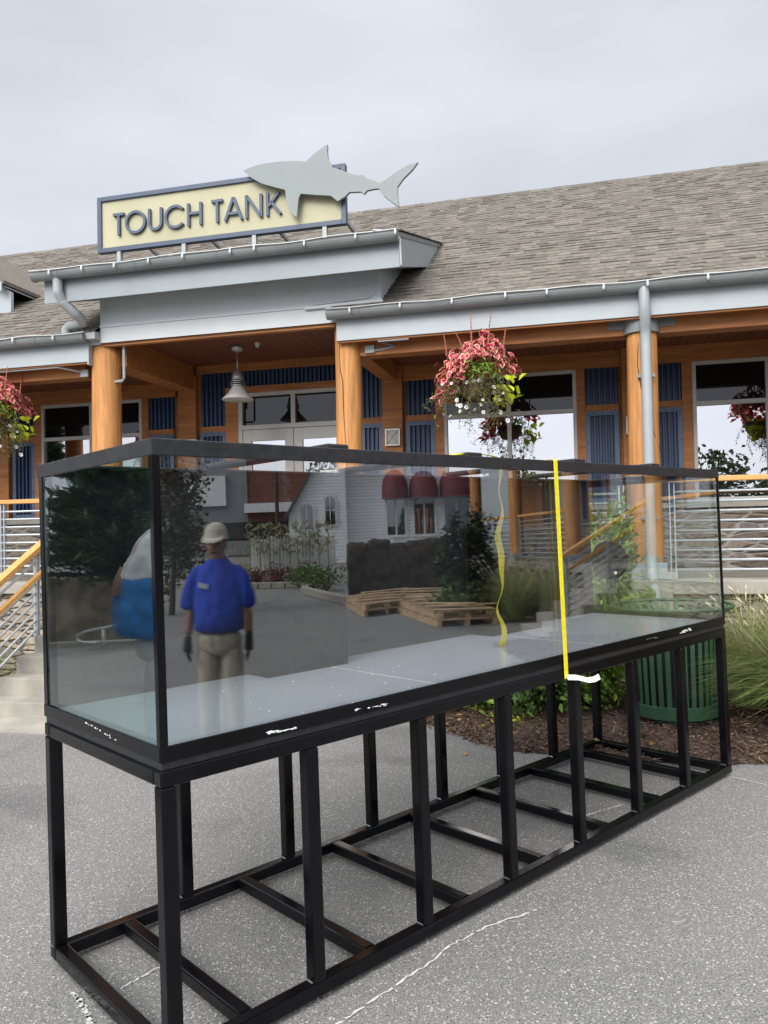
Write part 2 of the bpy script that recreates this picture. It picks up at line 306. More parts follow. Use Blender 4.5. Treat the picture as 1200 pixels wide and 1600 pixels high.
# ------------------------------------------------------------------ leaf clouds
def unit(a): return a/np.maximum(np.linalg.norm(a, axis=-1, keepdims=True), 1e-9)
def leaves(name, C, D, Nn, Ln, Wd, mats, parent=None, two=None, fr=None, loc=None, xf=None, curl=.15):
    "C centres, D axis, Nn rough normals, Ln, Wd arrays; two = inner scale for a leaf with an edge of another colour (mats[1])"
    C = np.asarray(C, float); n = len(C); D = unit(np.asarray(D, float)); Nn = np.asarray(Nn, float)
    Sx = unit(np.cross(D, Nn)); Nn = np.cross(Sx, D)
    Ln = np.broadcast_to(np.asarray(Ln, float), (n,))[:, None]; Wd = np.broadcast_to(np.asarray(Wd, float), (n,))[:, None]
    prof = [(-.5, 0, 0), (-.2, .42, .06), (.12, .46, .05), (.5, 0, -curl), (.12, -.46, .05), (-.2, -.42, .06)]
    if two is None:
        V = np.stack([C+D*Ln*a+Sx*Wd*b+Nn*Ln*c for a, b, c in prof], 1).reshape(-1, 3)
        base = np.array([[0, 1, 2, 3], [0, 3, 4, 5]]); F = (base[None]+(np.arange(n)*6)[:, None, None]).reshape(-1, 4); mi = None; nv = 6
    else:
        pr2 = [((a+.03)*two-.02, b*two, c) for a, b, c in prof]
        V = np.stack([C+D*Ln*a+Sx*Wd*b+Nn*Ln*c for a, b, c in prof+pr2], 1).reshape(-1, 3)
        base = np.array([[i, (i+1) % 6, 6+(i+1) % 6, 6+i] for i in range(6)]+[[6, 7, 8, 9], [6, 9, 10, 11]])
        F = (base[None]+(np.arange(n)*12)[:, None, None]).reshape(-1, 4); mi = np.tile([1]*6+[0]*2, n)
    if xf: V = np.array([xf(p) for p in V])
    off = parent['_off'] if parent is not None else (loc or (0, 0, 0)); V = V-np.array(off)
    me = bpy.data.meshes.new(name); me.vertices.add(len(V)); me.vertices.foreach_set('co', V.ravel())
    me.loops.add(F.size); me.loops.foreach_set('vertex_index', F.ravel().astype(np.int32)); me.polygons.add(len(F))
    me.polygons.foreach_set('loop_start', (np.arange(len(F))*4).astype(np.int32)); me.polygons.foreach_set('loop_total', np.full(len(F), 4, np.int32))
    for m in (mats if isinstance(mats, (list, tuple)) else [mats]): me.materials.append(M[m])
    if mi is not None: me.polygons.foreach_set('material_index', mi.astype(np.int32))
    me.update(calc_edges=True)
    o = bpy.data.objects.new(name, me); COL.objects.link(o); o['_off'] = tuple(off)
    if parent is not None: o.parent = parent
    else: o.matrix_world = (fr if fr is not None else W) @ Matrix.Translation(off)
    return o
def blob_pts(n, c, r, shell=.5, clumps=0, spread=.3):
    "points in an ellipsoid, biased to the shell and gathered in clumps"
    c = np.array(c, float); r = np.array(r, float); d = unit(rng.normal(size=(n, 3))); rad = rng.uniform(shell, 1, n)[:, None]
    p = d*rad
    if clumps:
        k = unit(rng.normal(size=(clumps, 3)))*rng.uniform(.45, 1, (clumps, 1)); i = rng.integers(0, clumps, n); p = k[i]+rng.normal(size=(n, 3))*spread*rng.uniform(.5, 1, (clumps, 1))[i]
    return c+p*r, unit(p)
def bush(name, label, cat, c, r, n, leafm, size, fr=None, group=None, clumps=24, stem=True, xf=None, spread=.3, asp=.5):
    base = (c[0], c[1], max(0, c[2]-r[2])); loc = xf(base) if xf else base
    t = thing(name, label, cat, loc, fr, group)
    p, d = blob_pts(n, c, r, .5, clumps, spread); p[:, 2] = np.maximum(p[:, 2], base[2]+.02)
    D = unit(d+rng.normal(size=(n, 3))*.6); Nn = unit(np.array([0, 0, 1.])+d*.5+rng.normal(size=(n, 3))*.5)
    s = size*rng.uniform(.7, 1.3, n); leaves('foliage', p, D, Nn, s, s*asp, leafm, t, xf=xf)
    if stem:
        m = MB(xf)
        for i in range(7):
            q = p[rng.integers(0, n)]; m.tube([(c[0]+random.uniform(-.05, .05), c[1], base[2]-.02), ((c[0]+q[0])/2, (c[1]+q[1])/2, c[2]), tuple(q)], [.018, .012, .005], 5)
        m.build('branch', 'stem', t)
    return t
def grass_clump(name, label, c, h, r, n, mats, fr=None, group=None, plumes=0, xf=None, sd=0):
    g = np.random.default_rng(sd+5); loc = xf(c) if xf else c
    t = thing(name, label, 'grass', loc, fr, group)
    for k, mname in enumerate(mats):
        m = MB(xf); nn = n//len(mats)
        for i in range(nn):
            a = g.uniform(0, 6.283); rr = g.uniform(0, .22)*r; L0 = h*g.uniform(.6, 1.25); out = r*g.uniform(.15, 1.15); dr = np.array([math.cos(a), math.sin(a), 0]); sd_ = np.array([-dr[1], dr[0], 0])*.0035
            a2 = a+g.normal()*.3; d2 = np.array([math.cos(a2), math.sin(a2), 0]); b0 = np.array(c)+dr*rr; pts = []
            for q in (0, .3, .6, .85, 1):
                z = L0*(q*1.25-.55*q*q*(.4+out/r)); x = b0+d2*out*q*q+dr*out*.25*q+np.array([0, 0, max(z, .01)]); pts.append(x)
            vs = []
            for j, x in enumerate(pts):
                w = (1-.85*j/4); vs += [tuple(x-sd_*w), tuple(x+sd_*w)]
            m.add(vs, [(2*j, 2*j+1, 2*j+3, 2*j+2) for j in range(4)])
        m.build('blades', mname, t)
    if plumes:
        m = MB(xf)
        for i in range(plumes):
            a = g.uniform(0, 6.283); out = r*g.uniform(.3, 1.05); z = h*g.uniform(.75, 1.15); p = np.array(c)+np.array([math.cos(a)*out, math.sin(a)*out, z]); q = p+np.array([math.cos(a)*.05, math.sin(a)*.05, .055])
            m.tube([tuple(p), tuple((p+q)/2), tuple(q)], [.004, .011, .003], 6)
            b0 = np.array(c); m.tube([tuple(b0), tuple(b0*.5+p*.5+np.array([0, 0, .1])), tuple(p)], .0018, 3)
        m.build('seed_head', 'plume', t, smooth=True)
    return t
# ------------------------------------------------------------------ camera, world, sun
cam = bpy.data.cameras.new('Camera'); co = bpy.data.objects.new('Camera', cam); COL.objects.link(co); S.camera = co
pit, rol, f_ = .0233, -.0370, 1223.6
fw = Vector((0, math.cos(pit), math.sin(pit))); u0 = Vector((0, -math.sin(pit), math.cos(pit))); r0 = Vector((1, 0, 0))
rt = r0*math.cos(rol)+u0*math.sin(rol); up = u0*math.cos(rol)-r0*math.sin(rol)
co.matrix_world = frame((0, 0, 1.59), rt, up, -fw)
cam.sensor_fit = 'HORIZONTAL'; cam.sensor_width = 36; cam.lens = 36*f_/1200; cam.clip_end = 2000; cam.clip_start = .05
SUN_EL, SUN_AZ = 33, 203   # azimuth clockwise from +Y
wd = bpy.data.worlds.new('World'); S.world = wd; wd.use_nodes = True; N = wd.node_tree.nodes; L = wd.node_tree.links
bg = N['Background']; sky = N.new('ShaderNodeTexSky'); sky.sky_type = 'NISHITA'; sky.sun_disc = False; sky.sun_elevation = R(SUN_EL); sky.sun_rotation = R(SUN_AZ)
tc = N.new('ShaderNodeTexCoord'); sp = N.new('ShaderNodeSeparateXYZ'); L.new(tc.outputs['Generated'], sp.inputs[0])
el = N.new('ShaderNodeValToRGB'); e = el.color_ramp.elements; L.new(sp.outputs[2], el.inputs[0])
e[0].position = 0; e[0].color = (.35, .365, .40, 1); e[1].position = 1; e[1].color = (1, 1, 1, 1)
for p_, v_ in ((.12, (.365, .382, .42)), (.36, (.385, .402, .438)), (.58, (.42, .44, .475)), (.72, (.86, .87, .88))):
    k = e.new(p_); k.color = (*v_, 1)
mp = N.new('ShaderNodeMapping'); mp.inputs['Scale'].default_value = (1.6, 1.6, 5); mp.inputs['Location'].default_value = (1.3, .4, .2); L.new(tc.outputs['Generated'], mp.inputs[0])
nz = N.new('ShaderNodeTexNoise'); nz.inputs['Scale'].default_value = 1.1; nz.inputs['Detail'].default_value = 5; nz.inputs['Roughness'].default_value = .5; L.new(mp.outputs[0], nz.inputs[0])
mr = N.new('ShaderNodeMapRange'); mr.inputs[1].default_value = .3; mr.inputs[2].default_value = .7; mr.inputs[3].default_value = 8.5; mr.inputs[4].default_value = 11.3; L.new(nz.outputs['Fac'], mr.inputs[0])
cl = N.new('ShaderNodeVectorMath'); cl.operation = 'SCALE'; L.new(el.outputs[0], cl.inputs[0]); L.new(mr.outputs[0], cl.inputs['Scale'])
a = R(SUN_AZ); sdir = (math.sin(a)*math.cos(R(SUN_EL)), math.cos(a)*math.cos(R(SUN_EL)), math.sin(R(SUN_EL)))
dt = N.new('ShaderNodeVectorMath'); dt.operation = 'DOT_PRODUCT'; L.new(tc.outputs['Generated'], dt.inputs[0]); dt.inputs[1].default_value = sdir   # thinner cloud glows round the hidden sun
g1 = math_n(N, L, 'MAXIMUM', dt.outputs['Value'], 0.); g1 = math_n(N, L, 'POWER', g1, 2.); g1 = math_n(N, L, 'MULTIPLY', g1, 1.7); g1 = math_n(N, L, 'ADD', g1, 1.)
c2 = N.new('ShaderNodeVectorMath'); c2.operation = 'SCALE'; L.new(cl.outputs[0], c2.inputs[0]); L.new(g1, c2.inputs['Scale']); cl = c2
mx = N.new('ShaderNodeMix'); mx.data_type = 'RGBA'; mx.inputs[0].default_value = .95; L.new(sky.outputs[0], mx.inputs[6]); L.new(cl.outputs[0], mx.inputs[7])
L.new(mx.outputs[2], bg.inputs[0]); bg.inputs[1].default_value = .1
sl = bpy.data.lights.new('Sun', 'SUN'); so = bpy.data.objects.new('Sun', sl); COL.objects.link(so); sl.energy = 1.5; sl.angle = R(30); sl.color = (1, .96, .9)
a = R(SUN_AZ); sd = Vector((math.sin(a)*math.cos(R(SUN_EL)), math.cos(a)*math.cos(R(SUN_EL)), math.sin(R(SUN_EL)))); so.rotation_euler = sd.to_track_quat('Z', 'Y').to_euler()
S.view_settings.view_transform = 'Standard'; S.view_settings.look = 'None'; S.view_settings.exposure = .9; S.view_settings.gamma = 1
S.render.engine = 'CYCLES'; cy = S.cycles; cy.max_bounces = 8; cy.transparent_max_bounces = 24; cy.glossy_bounces = 5; cy.diffuse_bounces = 3
cy.use_denoising = True; cy.caustics_reflective = False; cy.caustics_refractive = False; cy.sample_clamp_indirect = 6
#PART2
def bw(s, t, z=0): return tuple(BF @ Vector((s, t, z)))
# ------------------------------------------------------------------ ground
m = MB(); m.add([(-250, -250, 0), (250, -250, 0), (250, 250, 0), (-250, 250, 0)], [(0, 1, 2, 3)]); tag(m.build('asphalt_ground', 'asphalt'), None, None, kind='structure')
front = [(.02, 7.9), (.10, 7.2), (.18, 6.57), (.44, 6.16), (.6, 5.82), (.84, 5.54), (1.17, 5.42), (1.63, 5.21), (1.96, 5.09), (2.4, 5.06), (3.2, 4.9), (4.3, 4.6), (5.4, 4.3), (6.6, 4.0), (7.6, 3.75)]
def resample(P, n):
    P = np.array(P, float); d = np.r_[0, np.cumsum(np.linalg.norm(np.diff(P, axis=0), axis=1))]; q = np.linspace(0, d[-1], n)
    return np.stack([np.interp(q, d, P[:, i]) for i in range(P.shape[1])], 1)
FR = resample(front, 240); BK = resample([bw(-2.85, -.22)[:2], bw(5.85, -.22)[:2]], 240)
m = MB(); K = 46; bedpts = []
for i in range(240):
    for j in range(K+1):
        q = (j/K)**1.4; x, y = FR[i]*(1-q)+BK[i]*q
        z = .006+.055*min(1, q*6)+ (rng.uniform(-.012, .016) if j else -.002)
        m.v.append((x+(rng.uniform(-.02, .02) if j == 0 else 0), y+(rng.uniform(-.025, .025) if j == 0 else 0), z))
        if i and j: m.f.append(((i-1)*(K+1)+j-1, i*(K+1)+j-1, i*(K+1)+j, (i-1)*(K+1)+j)); m.m.append(0)
tag(m.build('mulch_bed', 'mulch', smooth=False), None, None, kind='structure')
n = 15000; ii = rng.integers(0, 240, n); q = rng.uniform(-.02, 1, n)**1.0; q = np.where(q < 0, 0, q)**1.6
C = np.c_[FR[ii]*(1-q)[:, None]+BK[ii]*q[:, None], .012+.06*np.minimum(1, q*6)+rng.uniform(0, .022, n)]; C[:, :2] += rng.normal(size=(n, 2))*.03
D = rng.normal(size=(n, 3)); D[:, 2] *= .3; o = leaves('mulch_chips', C, D, rng.normal(size=(n, 3))*.5+[0, 0, 1], rng.uniform(.02, .075, n), rng.uniform(.005, .014, n), 'chip'); tag(o, 'loose brown bark chips over the planting bed', 'mulch', kind='stuff')
n = 70; ii = rng.integers(0, 150, n); q = rng.uniform(-.06, .5, n); C = np.c_[FR[ii]*(1-q)[:, None]+BK[ii]*q[:, None], np.where(q < .01, .012, .095)]
C = np.r_[C, np.c_[rng.uniform(-4.2, 2.8, 22), rng.uniform(5.0, 7.4, 22), np.full(22, .012)], [[.35, 5.85, .012], [2.6, 4.25, .012], [2.85, 4.0, .012], [.75, 5.72, .02]]]; n = len(C)
D = rng.normal(size=(n, 3)); D[:, 2] *= .15; o = leaves('fallen_leaves', C, D, rng.normal(size=(n, 3))*.3+[0, 0, 1], rng.uniform(.04, .09, n), rng.uniform(.025, .05, n), 'dryleaf'); tag(o, 'dry tan leaves scattered at the bed edge', 'fallen leaves', kind='stuff')
def chalk(name, pts, w):
    P = resample(pts, 60); P = P+rng.normal(size=P.shape)*.003; m = MB(); d = unit(np.gradient(P, axis=0)); nn = np.c_[-d[:, 1], d[:, 0]]
    for i in range(60):
        ww = w*rng.uniform(.25, 1.1)
        for s_ in (-1, 1): m.v.append((*(P[i]+nn[i]*ww*s_), .004))
        if i and rng.random() > .05: m.f.append((2*i-2, 2*i, 2*i+1, 2*i-1)); m.m.append(0)
    tag(m.build(name, 'chalk'), None, None, kind='structure')
chalk('chalk_marking', [(-.30, 2.45), (-.206, 2.571), (-.061, 2.726), (.128, 2.925), (.182, 3.01), (.345, 3.142), (.567, 3.266)], .0065)
chalk('chalk_marking', [(-.992, 2.815), (-.901, 2.93), (-.82, 3.01)], .006); chalk('chalk_marking', [(1.033, 4.289), (1.15, 4.36), (1.284, 4.431)], .008)
chalk('chalk_marking', [(2.07, 4.83), (2.203, 4.657), (2.4, 4.45)], .006); chalk('chalk_marking', [(-1.16, 2.8), (-1.07, 2.69), (-1.02, 2.6)], .010)
# ------------------------------------------------------------------ tank stand
Lk, Wk = 3.7725, .9504; PITCH = .5318
st = thing('tank_stand', 'long black welded steel stand under the aquarium', 'stand', (Lk/2, Wk/2, 0), TF)
m = MB(); m.box((0, 0, .856), (Lk, .05, .906)); m.box((0, Wk-.05, .856), (Lk, Wk, .906))
for x in (0, Lk-.05): m.box((x+.0, .05, .856), (x+.05, Wk-.05, .906))
for k in range(1, 7): m.box((k*PITCH, .05, .858), (k*PITCH+.05, Wk-.05, .904))
m.build('top_frame', 'black', st, bevel=.006)
for y in (0, Wk-.05):
    m = MB(); m.box((0, y, .02), (Lk, y+.05, .07)); m.build('bottom_rail', 'black', st, bevel=.006)
for x in (0, Lk-.05):
    m = MB(); m.box((x, .05, .02), (x+.05, Wk-.05, .07)); m.build('bottom_rail', 'black', st, bevel=.006)
for k in range(7):
    x = (k+.5)*PITCH; m = MB(); m.box((x, .0502, .021), (x+.05, Wk-.0502, .0695)); m.build('cross_rail', 'black', st, bevel=.006)
for k in range(8):
    for y in (0, Wk-.05):
        x = k*PITCH; m = MB(); m.box((x, y, .07), (x+.05, y+.05, .856)); p = m.build('post', 'black', st, bevel=.006)
        m = MB(); sx_ = 1 if y < .1 else -1
        for q in (-.001, .051): m.tube([(x+q, y+.012, .071), (x+q+.001, y+.030, .0715), (x+q, y+.046, .071)], [.003, .0045, .003], 6)
        m.build('weld', 'weld', p)
        m = MB(); m.lathe([(.008, .006), (.008, .022)], 8, (x+.025, y+.025, 0)); m.lathe([(.016, 0), (.016, .006), (.012, .009)], 12, (x+.025, y+.025, 0)); m.build('levelling_foot', 'steel', st)
m = MB()
for y in (0, Wk-.05):
    for z in (.02, .856):
        for x in (-.0006, Lk-.0006): m = MB(); m.box((x, y+.007, z+.007), (x+.0012, y+.043, z+.043)); m.build('tube_mouth_shade', 'hole', st)  # flat black plate painted in for the shaded inside of an open tube
# ------------------------------------------------------------------ aquarium
tk = thing('glass_aquarium', 'long rectangular glass aquarium with black rim on a steel stand', 'aquarium', (Lk/2, Wk/2, .906), TF)
m = MB(); m.box((.006, .006, .906), (Lk-.006, Wk-.006, .929)); m.build('base_sheet', 'blackmat', tk, bevel=.002)
m = MB(); m.box((0, 0, .9295), (Lk, .006, .977)); m.box((0, Wk-.006, .9295), (Lk, Wk, .977)); m.box((0, .006, .9295), (.006, Wk-.006, .977)); m.box((Lk-.006, .006, .9295), (Lk, Wk-.006, .977)); m.build('base_frame', 'black', tk, bevel=.0028)
m = MB(); m.box((.022, .022, .930), (Lk-.022, Wk-.022, .954)); m.build('floor_panel', 'floor', tk)
m = MB(); m.box((1.255, .024, .9538), (1.259, Wk-.024, .9546)); m.build('floor_seam', 'cable', tk); m = MB(); m.box((2.51, .024, .9538), (2.514, Wk-.024, .9546)); m.build('floor_seam', 'cable', tk)
G0, G1 = .935, 1.872
m = MB(); m.box((.0065, .0065, G0), (Lk-.0065, .0205, G1)); m.build('front_pane', 'glass', tk)
for x in (.0065, Lk-.0205):
    m = MB(); m.box((x, .0215, G0), (x+.014, Wk-.0215, G1)); m.build('end_pane', 'glassend' if x < 1 else 'glassclear', tk)
m = MB(); m.box((.0065, Wk-.0205, G0), (Lk-.0065, Wk-.0065, G1)); m.build('back_panel', 'panel', tk)
m = MB(); T0, T1 = 1.838, 1.889
m.box((-.002, -.002, T0), (Lk+.002, .006, T1)); m.box((-.002, Wk-.006, T0), (Lk+.002, Wk+.002, T1)); m.box((-.002, .006, T0), (.006, Wk-.006, T1)); m.box((Lk-.006, .006, T0), (Lk+.002, Wk-.006, T1))
m.box((.006, .006, T1-.012), (Lk-.006, .075, T1-.0015)); m.box((.006, Wk-.075, T1-.012), (Lk-.006, Wk-.006, T1-.0015)); m.box((.006, .075, T1-.012), (.075, Wk-.075, T1-.0015)); m.box((Lk-.075, .075, T1-.012), (Lk-.006, Wk-.075, T1-.0015))
m.build('rim', 'blackmat', tk, bevel=.003)
for a in (.75, 1.51, 2.31, 3.07):
    m = MB(); m.box((a-.05, .04, T1), (a+.05, Wk-.04, T1+.022)); m.build('cross_brace', 'blackmat', tk, bevel=.006)
m = MB(); m.box((-.0005, -.0005, .977), (.026, .0062, T0)); m.box((-.0005, .0062, .977), (.0062, .022, T0)); m.build('corner_strip', 'black', tk, bevel=.001)
m = MB(); m.box((Lk-.012, .0005, .977), (Lk-.0005, .0062, T0)); m.box((Lk-.0062, .0062, .977), (Lk-.0005, .018, T0)); m.build('corner_strip', 'black', tk)
m = MB(); m.box((.0005, Wk-.04, .977), (.0062, Wk-.0065, T0)); m.build('corner_strip', 'black', tk)
m = MB(); m.box((Lk-.0062, Wk-.02, .977), (Lk-.0005, Wk-.0065, T0)); m.build('corner_strip', 'black', tk)
for a0, a1 in ((.90, 1.36), (2.45, 2.92)):
    m = MB(); m.box((a0, .76, .9545), (a1, Wk-.021, 1.83)); m.build('overflow_box', 'box', tk, bevel=.002)
m = MB(); c = (Lk-.0235, .775, 1.325)
m.prism([(c[0], c[1]+.142*math.cos(q*math.pi/24), c[2]+.132*math.sin(q*math.pi/24)) for q in range(48)], (-.006, 0, 0)); d = m.build('drain_cover', 'box', tk)
m = MB(); m.prism([(c[0]-.007, c[1]-.05+.011*math.cos(q*math.pi/6), c[2]-.085+.011*math.sin(q*math.pi/6)) for q in range(12)], (-.003, 0, 0)); m.build('screw_cap', 'white', d)
def smear(pts, dirv, n, spread, ax):
    m = MB()
    for i in range(n):
        q = random.random(); p = Vector(pts[0])*(1-q)+Vector(pts[1])*q; r = random.uniform(.4, 1.3)*spread; h = random.uniform(.2, .6)*spread*.5; z0 = p.z+random.uniform(-.5, .5)*spread*.6; k = random.randint(5, 8)
        poly = []
        for j in range(k):
            an = 2*math.pi*j/k; rr = random.uniform(.5, 1.2); u_ = r*rr*math.cos(an); w_ = h*rr*math.sin(an)
            poly.append((p.x+u_, -.0009-i*.00002, min(max(z0+w_, .9315), .9755)) if ax == 0 else (-.0009-i*.00002, p.y+u_, min(max(z0+w_, .9315), .9755)))
        m.prism(poly, (0, .0004, 0) if ax == 0 else (.0004, 0, 0))
    return m.build('adhesive_residue', 'residue', tk)
smear([(.375, 0, .946), (.509, 0, .938)], 0, 16, .014, 0); smear([(.745, 0, .95), (.914, 0, .944)], 0, 12, .012, 0); smear([(2.80, 0, .955), (2.94, 0, .95)], 0, 7, .007, 0)
smear([(3.19, 0, .945), (3.31, 0, .953)], 0, 22, .018, 0); smear([(0, .55, .965), (0, .30, .948)], 0, 11, .012, 1)
o = MB()
for i in range(34):
    a = random.choice([random.uniform(.5, 1.5), random.uniform(.1, 3.6)]); b = random.uniform(.05, .72); r = random.uniform(.0015, .0045)
    o.prism([(a+r*random.uniform(.5, 1.3)*math.cos(q*1.257), b+r*random.uniform(.5, 1.3)*math.sin(q*1.257), .9542) for q in range(5)], (0, 0, .0015))
tag(o.build('debris', 'white', tk), None, None, kind='stuff')
# ------------------------------------------------------------------ straps
sp_ = thing('strap', 'taut yellow strap over the front glass with a white tail end', 'strap', (2.05, -.01, .90), TF)
m = MB(); x0 = 2.032
def ribbon(m, pts, w, th=.0016, side=(1, 0, 0)):
    P = [Vector(p) for p in pts]; S_ = Vector(side)*w/2
    for i in range(len(P)-1):
        d = (P[i+1]-P[i]).normalized(); n_ = d.cross(Vector(side)).normalized()*th
        m.add([P[i]-S_, P[i]+S_, P[i+1]+S_, P[i+1]-S_, P[i]-S_+n_, P[i]+S_+n_, P[i+1]+S_+n_, P[i+1]-S_+n_], [(0, 3, 2, 1), (4, 5, 6, 7), (0, 1, 5, 4), (1, 2, 6, 5), (2, 3, 7, 6), (3, 0, 4, 7)])
ribbon(m, [(2.03, .5, T1+.006), (2.03, .10, T1+.006), (2.032, -.004, T1+.004), (2.032, -.0065, T1-.002), (2.04, -.006, 1.4), (2.048, -.0055, .98), (2.05, -.005, .862)], .030); m.build('webbing', 'yellow', sp_)
m = MB(); ribbon(m, [(2.05, -.008, .868), (2.10, -.03, .862), (2.16, -.05, .842), (2.20, -.06, .842), (2.235, -.065, .85)], .024, side=(0, .45, 1)); m.build('tail', 'white', sp_)
m = MB(); pts = []
for i in range(60):
    q = i/59; z = 1.868-(1.868-.957)*q
    pts.append((1.80+.40*q+.012*math.sin(q*15)+.010*math.sin(q*29+1), .14+.36*q+.010*math.sin(q*18), z))
P = [Vector(p) for p in pts]
for i in range(60):
    tw = .9*math.sin(i/59*11)+.5; S_ = Vector((math.cos(tw*.6), math.sin(tw*.6)*.6, 0))*.021; m.v += [tuple(P[i]-S_), tuple(P[i]+S_)]; m.m.append(0)
    if i: m.f.append((2*i-2, 2*i-1, 2*i+1, 2*i))
m.m = [0]*len(m.f)
o = solo('strap', m, 'yellow', 'loose twisted yellow strap hanging inside the aquarium', 'strap', (1.80, .14, 1.868), TF); k = o.modifiers.new('solid', 'SOLIDIFY'); k.thickness = .0015
m = MB(); ribbon(m, [(1.35, .06, T1+.002), (1.42, .07, T1+.012), (1.55, .075, T1+.024), (1.68, .08, T1+.014), (1.80, .12, T1+.002)], .03, side=(0, 1, .15)); 
solo('strap', m, 'yellow', 'short slack yellow strap lying on top of the aquarium rim', 'strap', (1.6, .08, T1), TF)
# ------------------------------------------------------------------ building
bd = thing('aquarium_building', 'long orange and blue porch building with a tan shingle roof', 'building', (0, 1.75, 1.03), BF)
def part(m, name, mt, **k): return m.build(name, mt, bd, **k)
TN_ = .63
def roofz(t): return 4.04+TN_*t
def shingles(s0, s1, t0, z0, tan, t1, seed):
    g = random.Random(seed); m = MB(); cs = 1/math.hypot(1, tan); ex = .125*cs; nx = (-tan*cs, cs); t = t0
    while t < t1:
        te = min(t+ex, t1); s = s0-g.uniform(0, .2)
        while s < s1:
            w = g.uniform(.08, .21); a, b = max(s, s0), min(s+w, s1); lift = g.choice([.006, .006, .014]); tone = g.choice([0, 0, 0, 1, 1, 2, 2, 3]) if lift > .01 else g.choice([0, 1, 1, 3, 2])
            za, zb = z0+(t-t0)*tan, z0+(te-t0)*tan; l0, h0 = (t+nx[0]*lift, za+nx[1]*lift), (te+nx[0]*.002, zb+nx[1]*.002)
            m.add([(a, l0[0], l0[1]), (b, l0[0], l0[1]), (b, h0[0], h0[1]), (a, h0[0], h0[1]), (a, t, za-.004), (b, t, za-.004)], [(0, 1, 2, 3), (4, 5, 1, 0), (4, 0, 3), (5, 2, 1)], tone)
            s += w
        t = te
    return m
SH = ['sh0', 'sh1', 'sh2', 'sh3']
rf = part(shingles(-3.1, 17, -.31, 3.845, TN_, 4.45, 1), 'roof', SH)
part(shingles(-14.5, -5.872, -.31, 3.845, TN_, 4.45, 2), 'roof', SH); part(shingles(-5.95, -3.1, 1.3, 3.845+1.61*TN_, TN_, 4.45, 3), 'roof', SH)
m = MB(); rz = 3.845+4.76*TN_
m.prism([(-14.5, 4.46, rz-.01), (17, 4.46, rz-.01), (17, 9.3, rz-.01-3.05), (-14.5, 9.3, rz-3.06)], (0, 0, -.03)); part(m, 'roof', 'sh0')
m = MB(); s = -14.5
while s < 17:
    m.prism([(s, 4.30, rz-.085), (s, 4.46, rz+.018), (s, 4.62, rz-.085), (s, 4.62, rz-.10), (s, 4.46, rz), (s, 4.30, rz-.10)], (.30, 0, 0), random.randint(0, 3)); s += .30
m.build('ridge_cap', SH, rf)
m = MB()
for s in (-14.4, 16.9): m.prism([(s, 0, 3.7), (s, 9, 3.7), (s, 4.46, rz-.03)], (.05, 0, 0))
part(m, 'gable_wall', 'grey')
# entry canopy
m = MB(); m.prism([(-6.29, -.6, 4.105), (-6.29, -.6, 4.45), (-6.29, 1.75, 5.155), (-6.29, .85, 4.57)], (4.01, 0, 0)); part(m, 'canopy', 'greyu', bevel=.004)
m = MB(); m.prism([(-5.87, -.2, 3.73), (-5.87, -.2, 4.24), (-5.87, .86, 4.572), (-5.87, -.17, 3.9)], (3.30, 0, 0)); part(m, 'canopy', 'greyl', bevel=.003)
m = MB(); m.box((-6.03, -.19, 3.72), (-5.874, .02, 3.868)); m.box((-6.0, -.30, 3.765), (-5.874, -.19, 3.846)); part(m, 'fascia', 'grey')
m = MB(); m.box((-5.868, -.212, 3.905), (-2.575, -.2, 3.93)); part(m, 'trim_board', 'greyl')
m = MB(); m.box((-2.68, -.206, 3.915), (-2.575, -.2005, 4.23)); m.box((-3.4, -.24, 3.885), (-2.55, -.2005, 3.915)); part(m, 'trim_board', 'greyl')
part(shingles(-6.32, -2.25, -.68, 4.437, .3, 1.8, 4), 'roof', SH)
m = MB(); m.prism([(-6.30, -.66, 4.432), (-6.30, 1.78, 5.165), (-6.30, 1.78, 5.12), (-6.30, -.6, 4.405)], (4.03, 0, 0)); part(m, 'roof_edge', 'greyd')
def gutter(s0, s1, t, z, r=.07):
    m = MB(); pr = [(t+r*math.cos(a_), z+r*1.15*math.sin(a_)) for a_ in np.linspace(math.pi, 2*math.pi, 11)]; pr = [(t-r-.006, z+.006), *pr, (t+r, z+.004)]
    m.prism([(s0, p[0], p[1]) for p in pr], (s1-s0, 0, 0)); g_ = part(m, 'gutter', 'greyd'); m = MB(); s = s0+.35
    while s < s1:
        m = MB(); m.tube([(s, t+r*1.02*math.cos(a_), z+r*1.19*math.sin(a_)) for a_ in np.linspace(math.pi*.98, 1.75*math.pi, 7)], .006, 5); s += .93; m.build('bracket', 'greyd', g_)
gutter(-3.13, 17, -.30, 3.815); gutter(-14.4, -5.99, -.30, 3.815); gutter(-6.37, -2.27, -.68, 4.41)
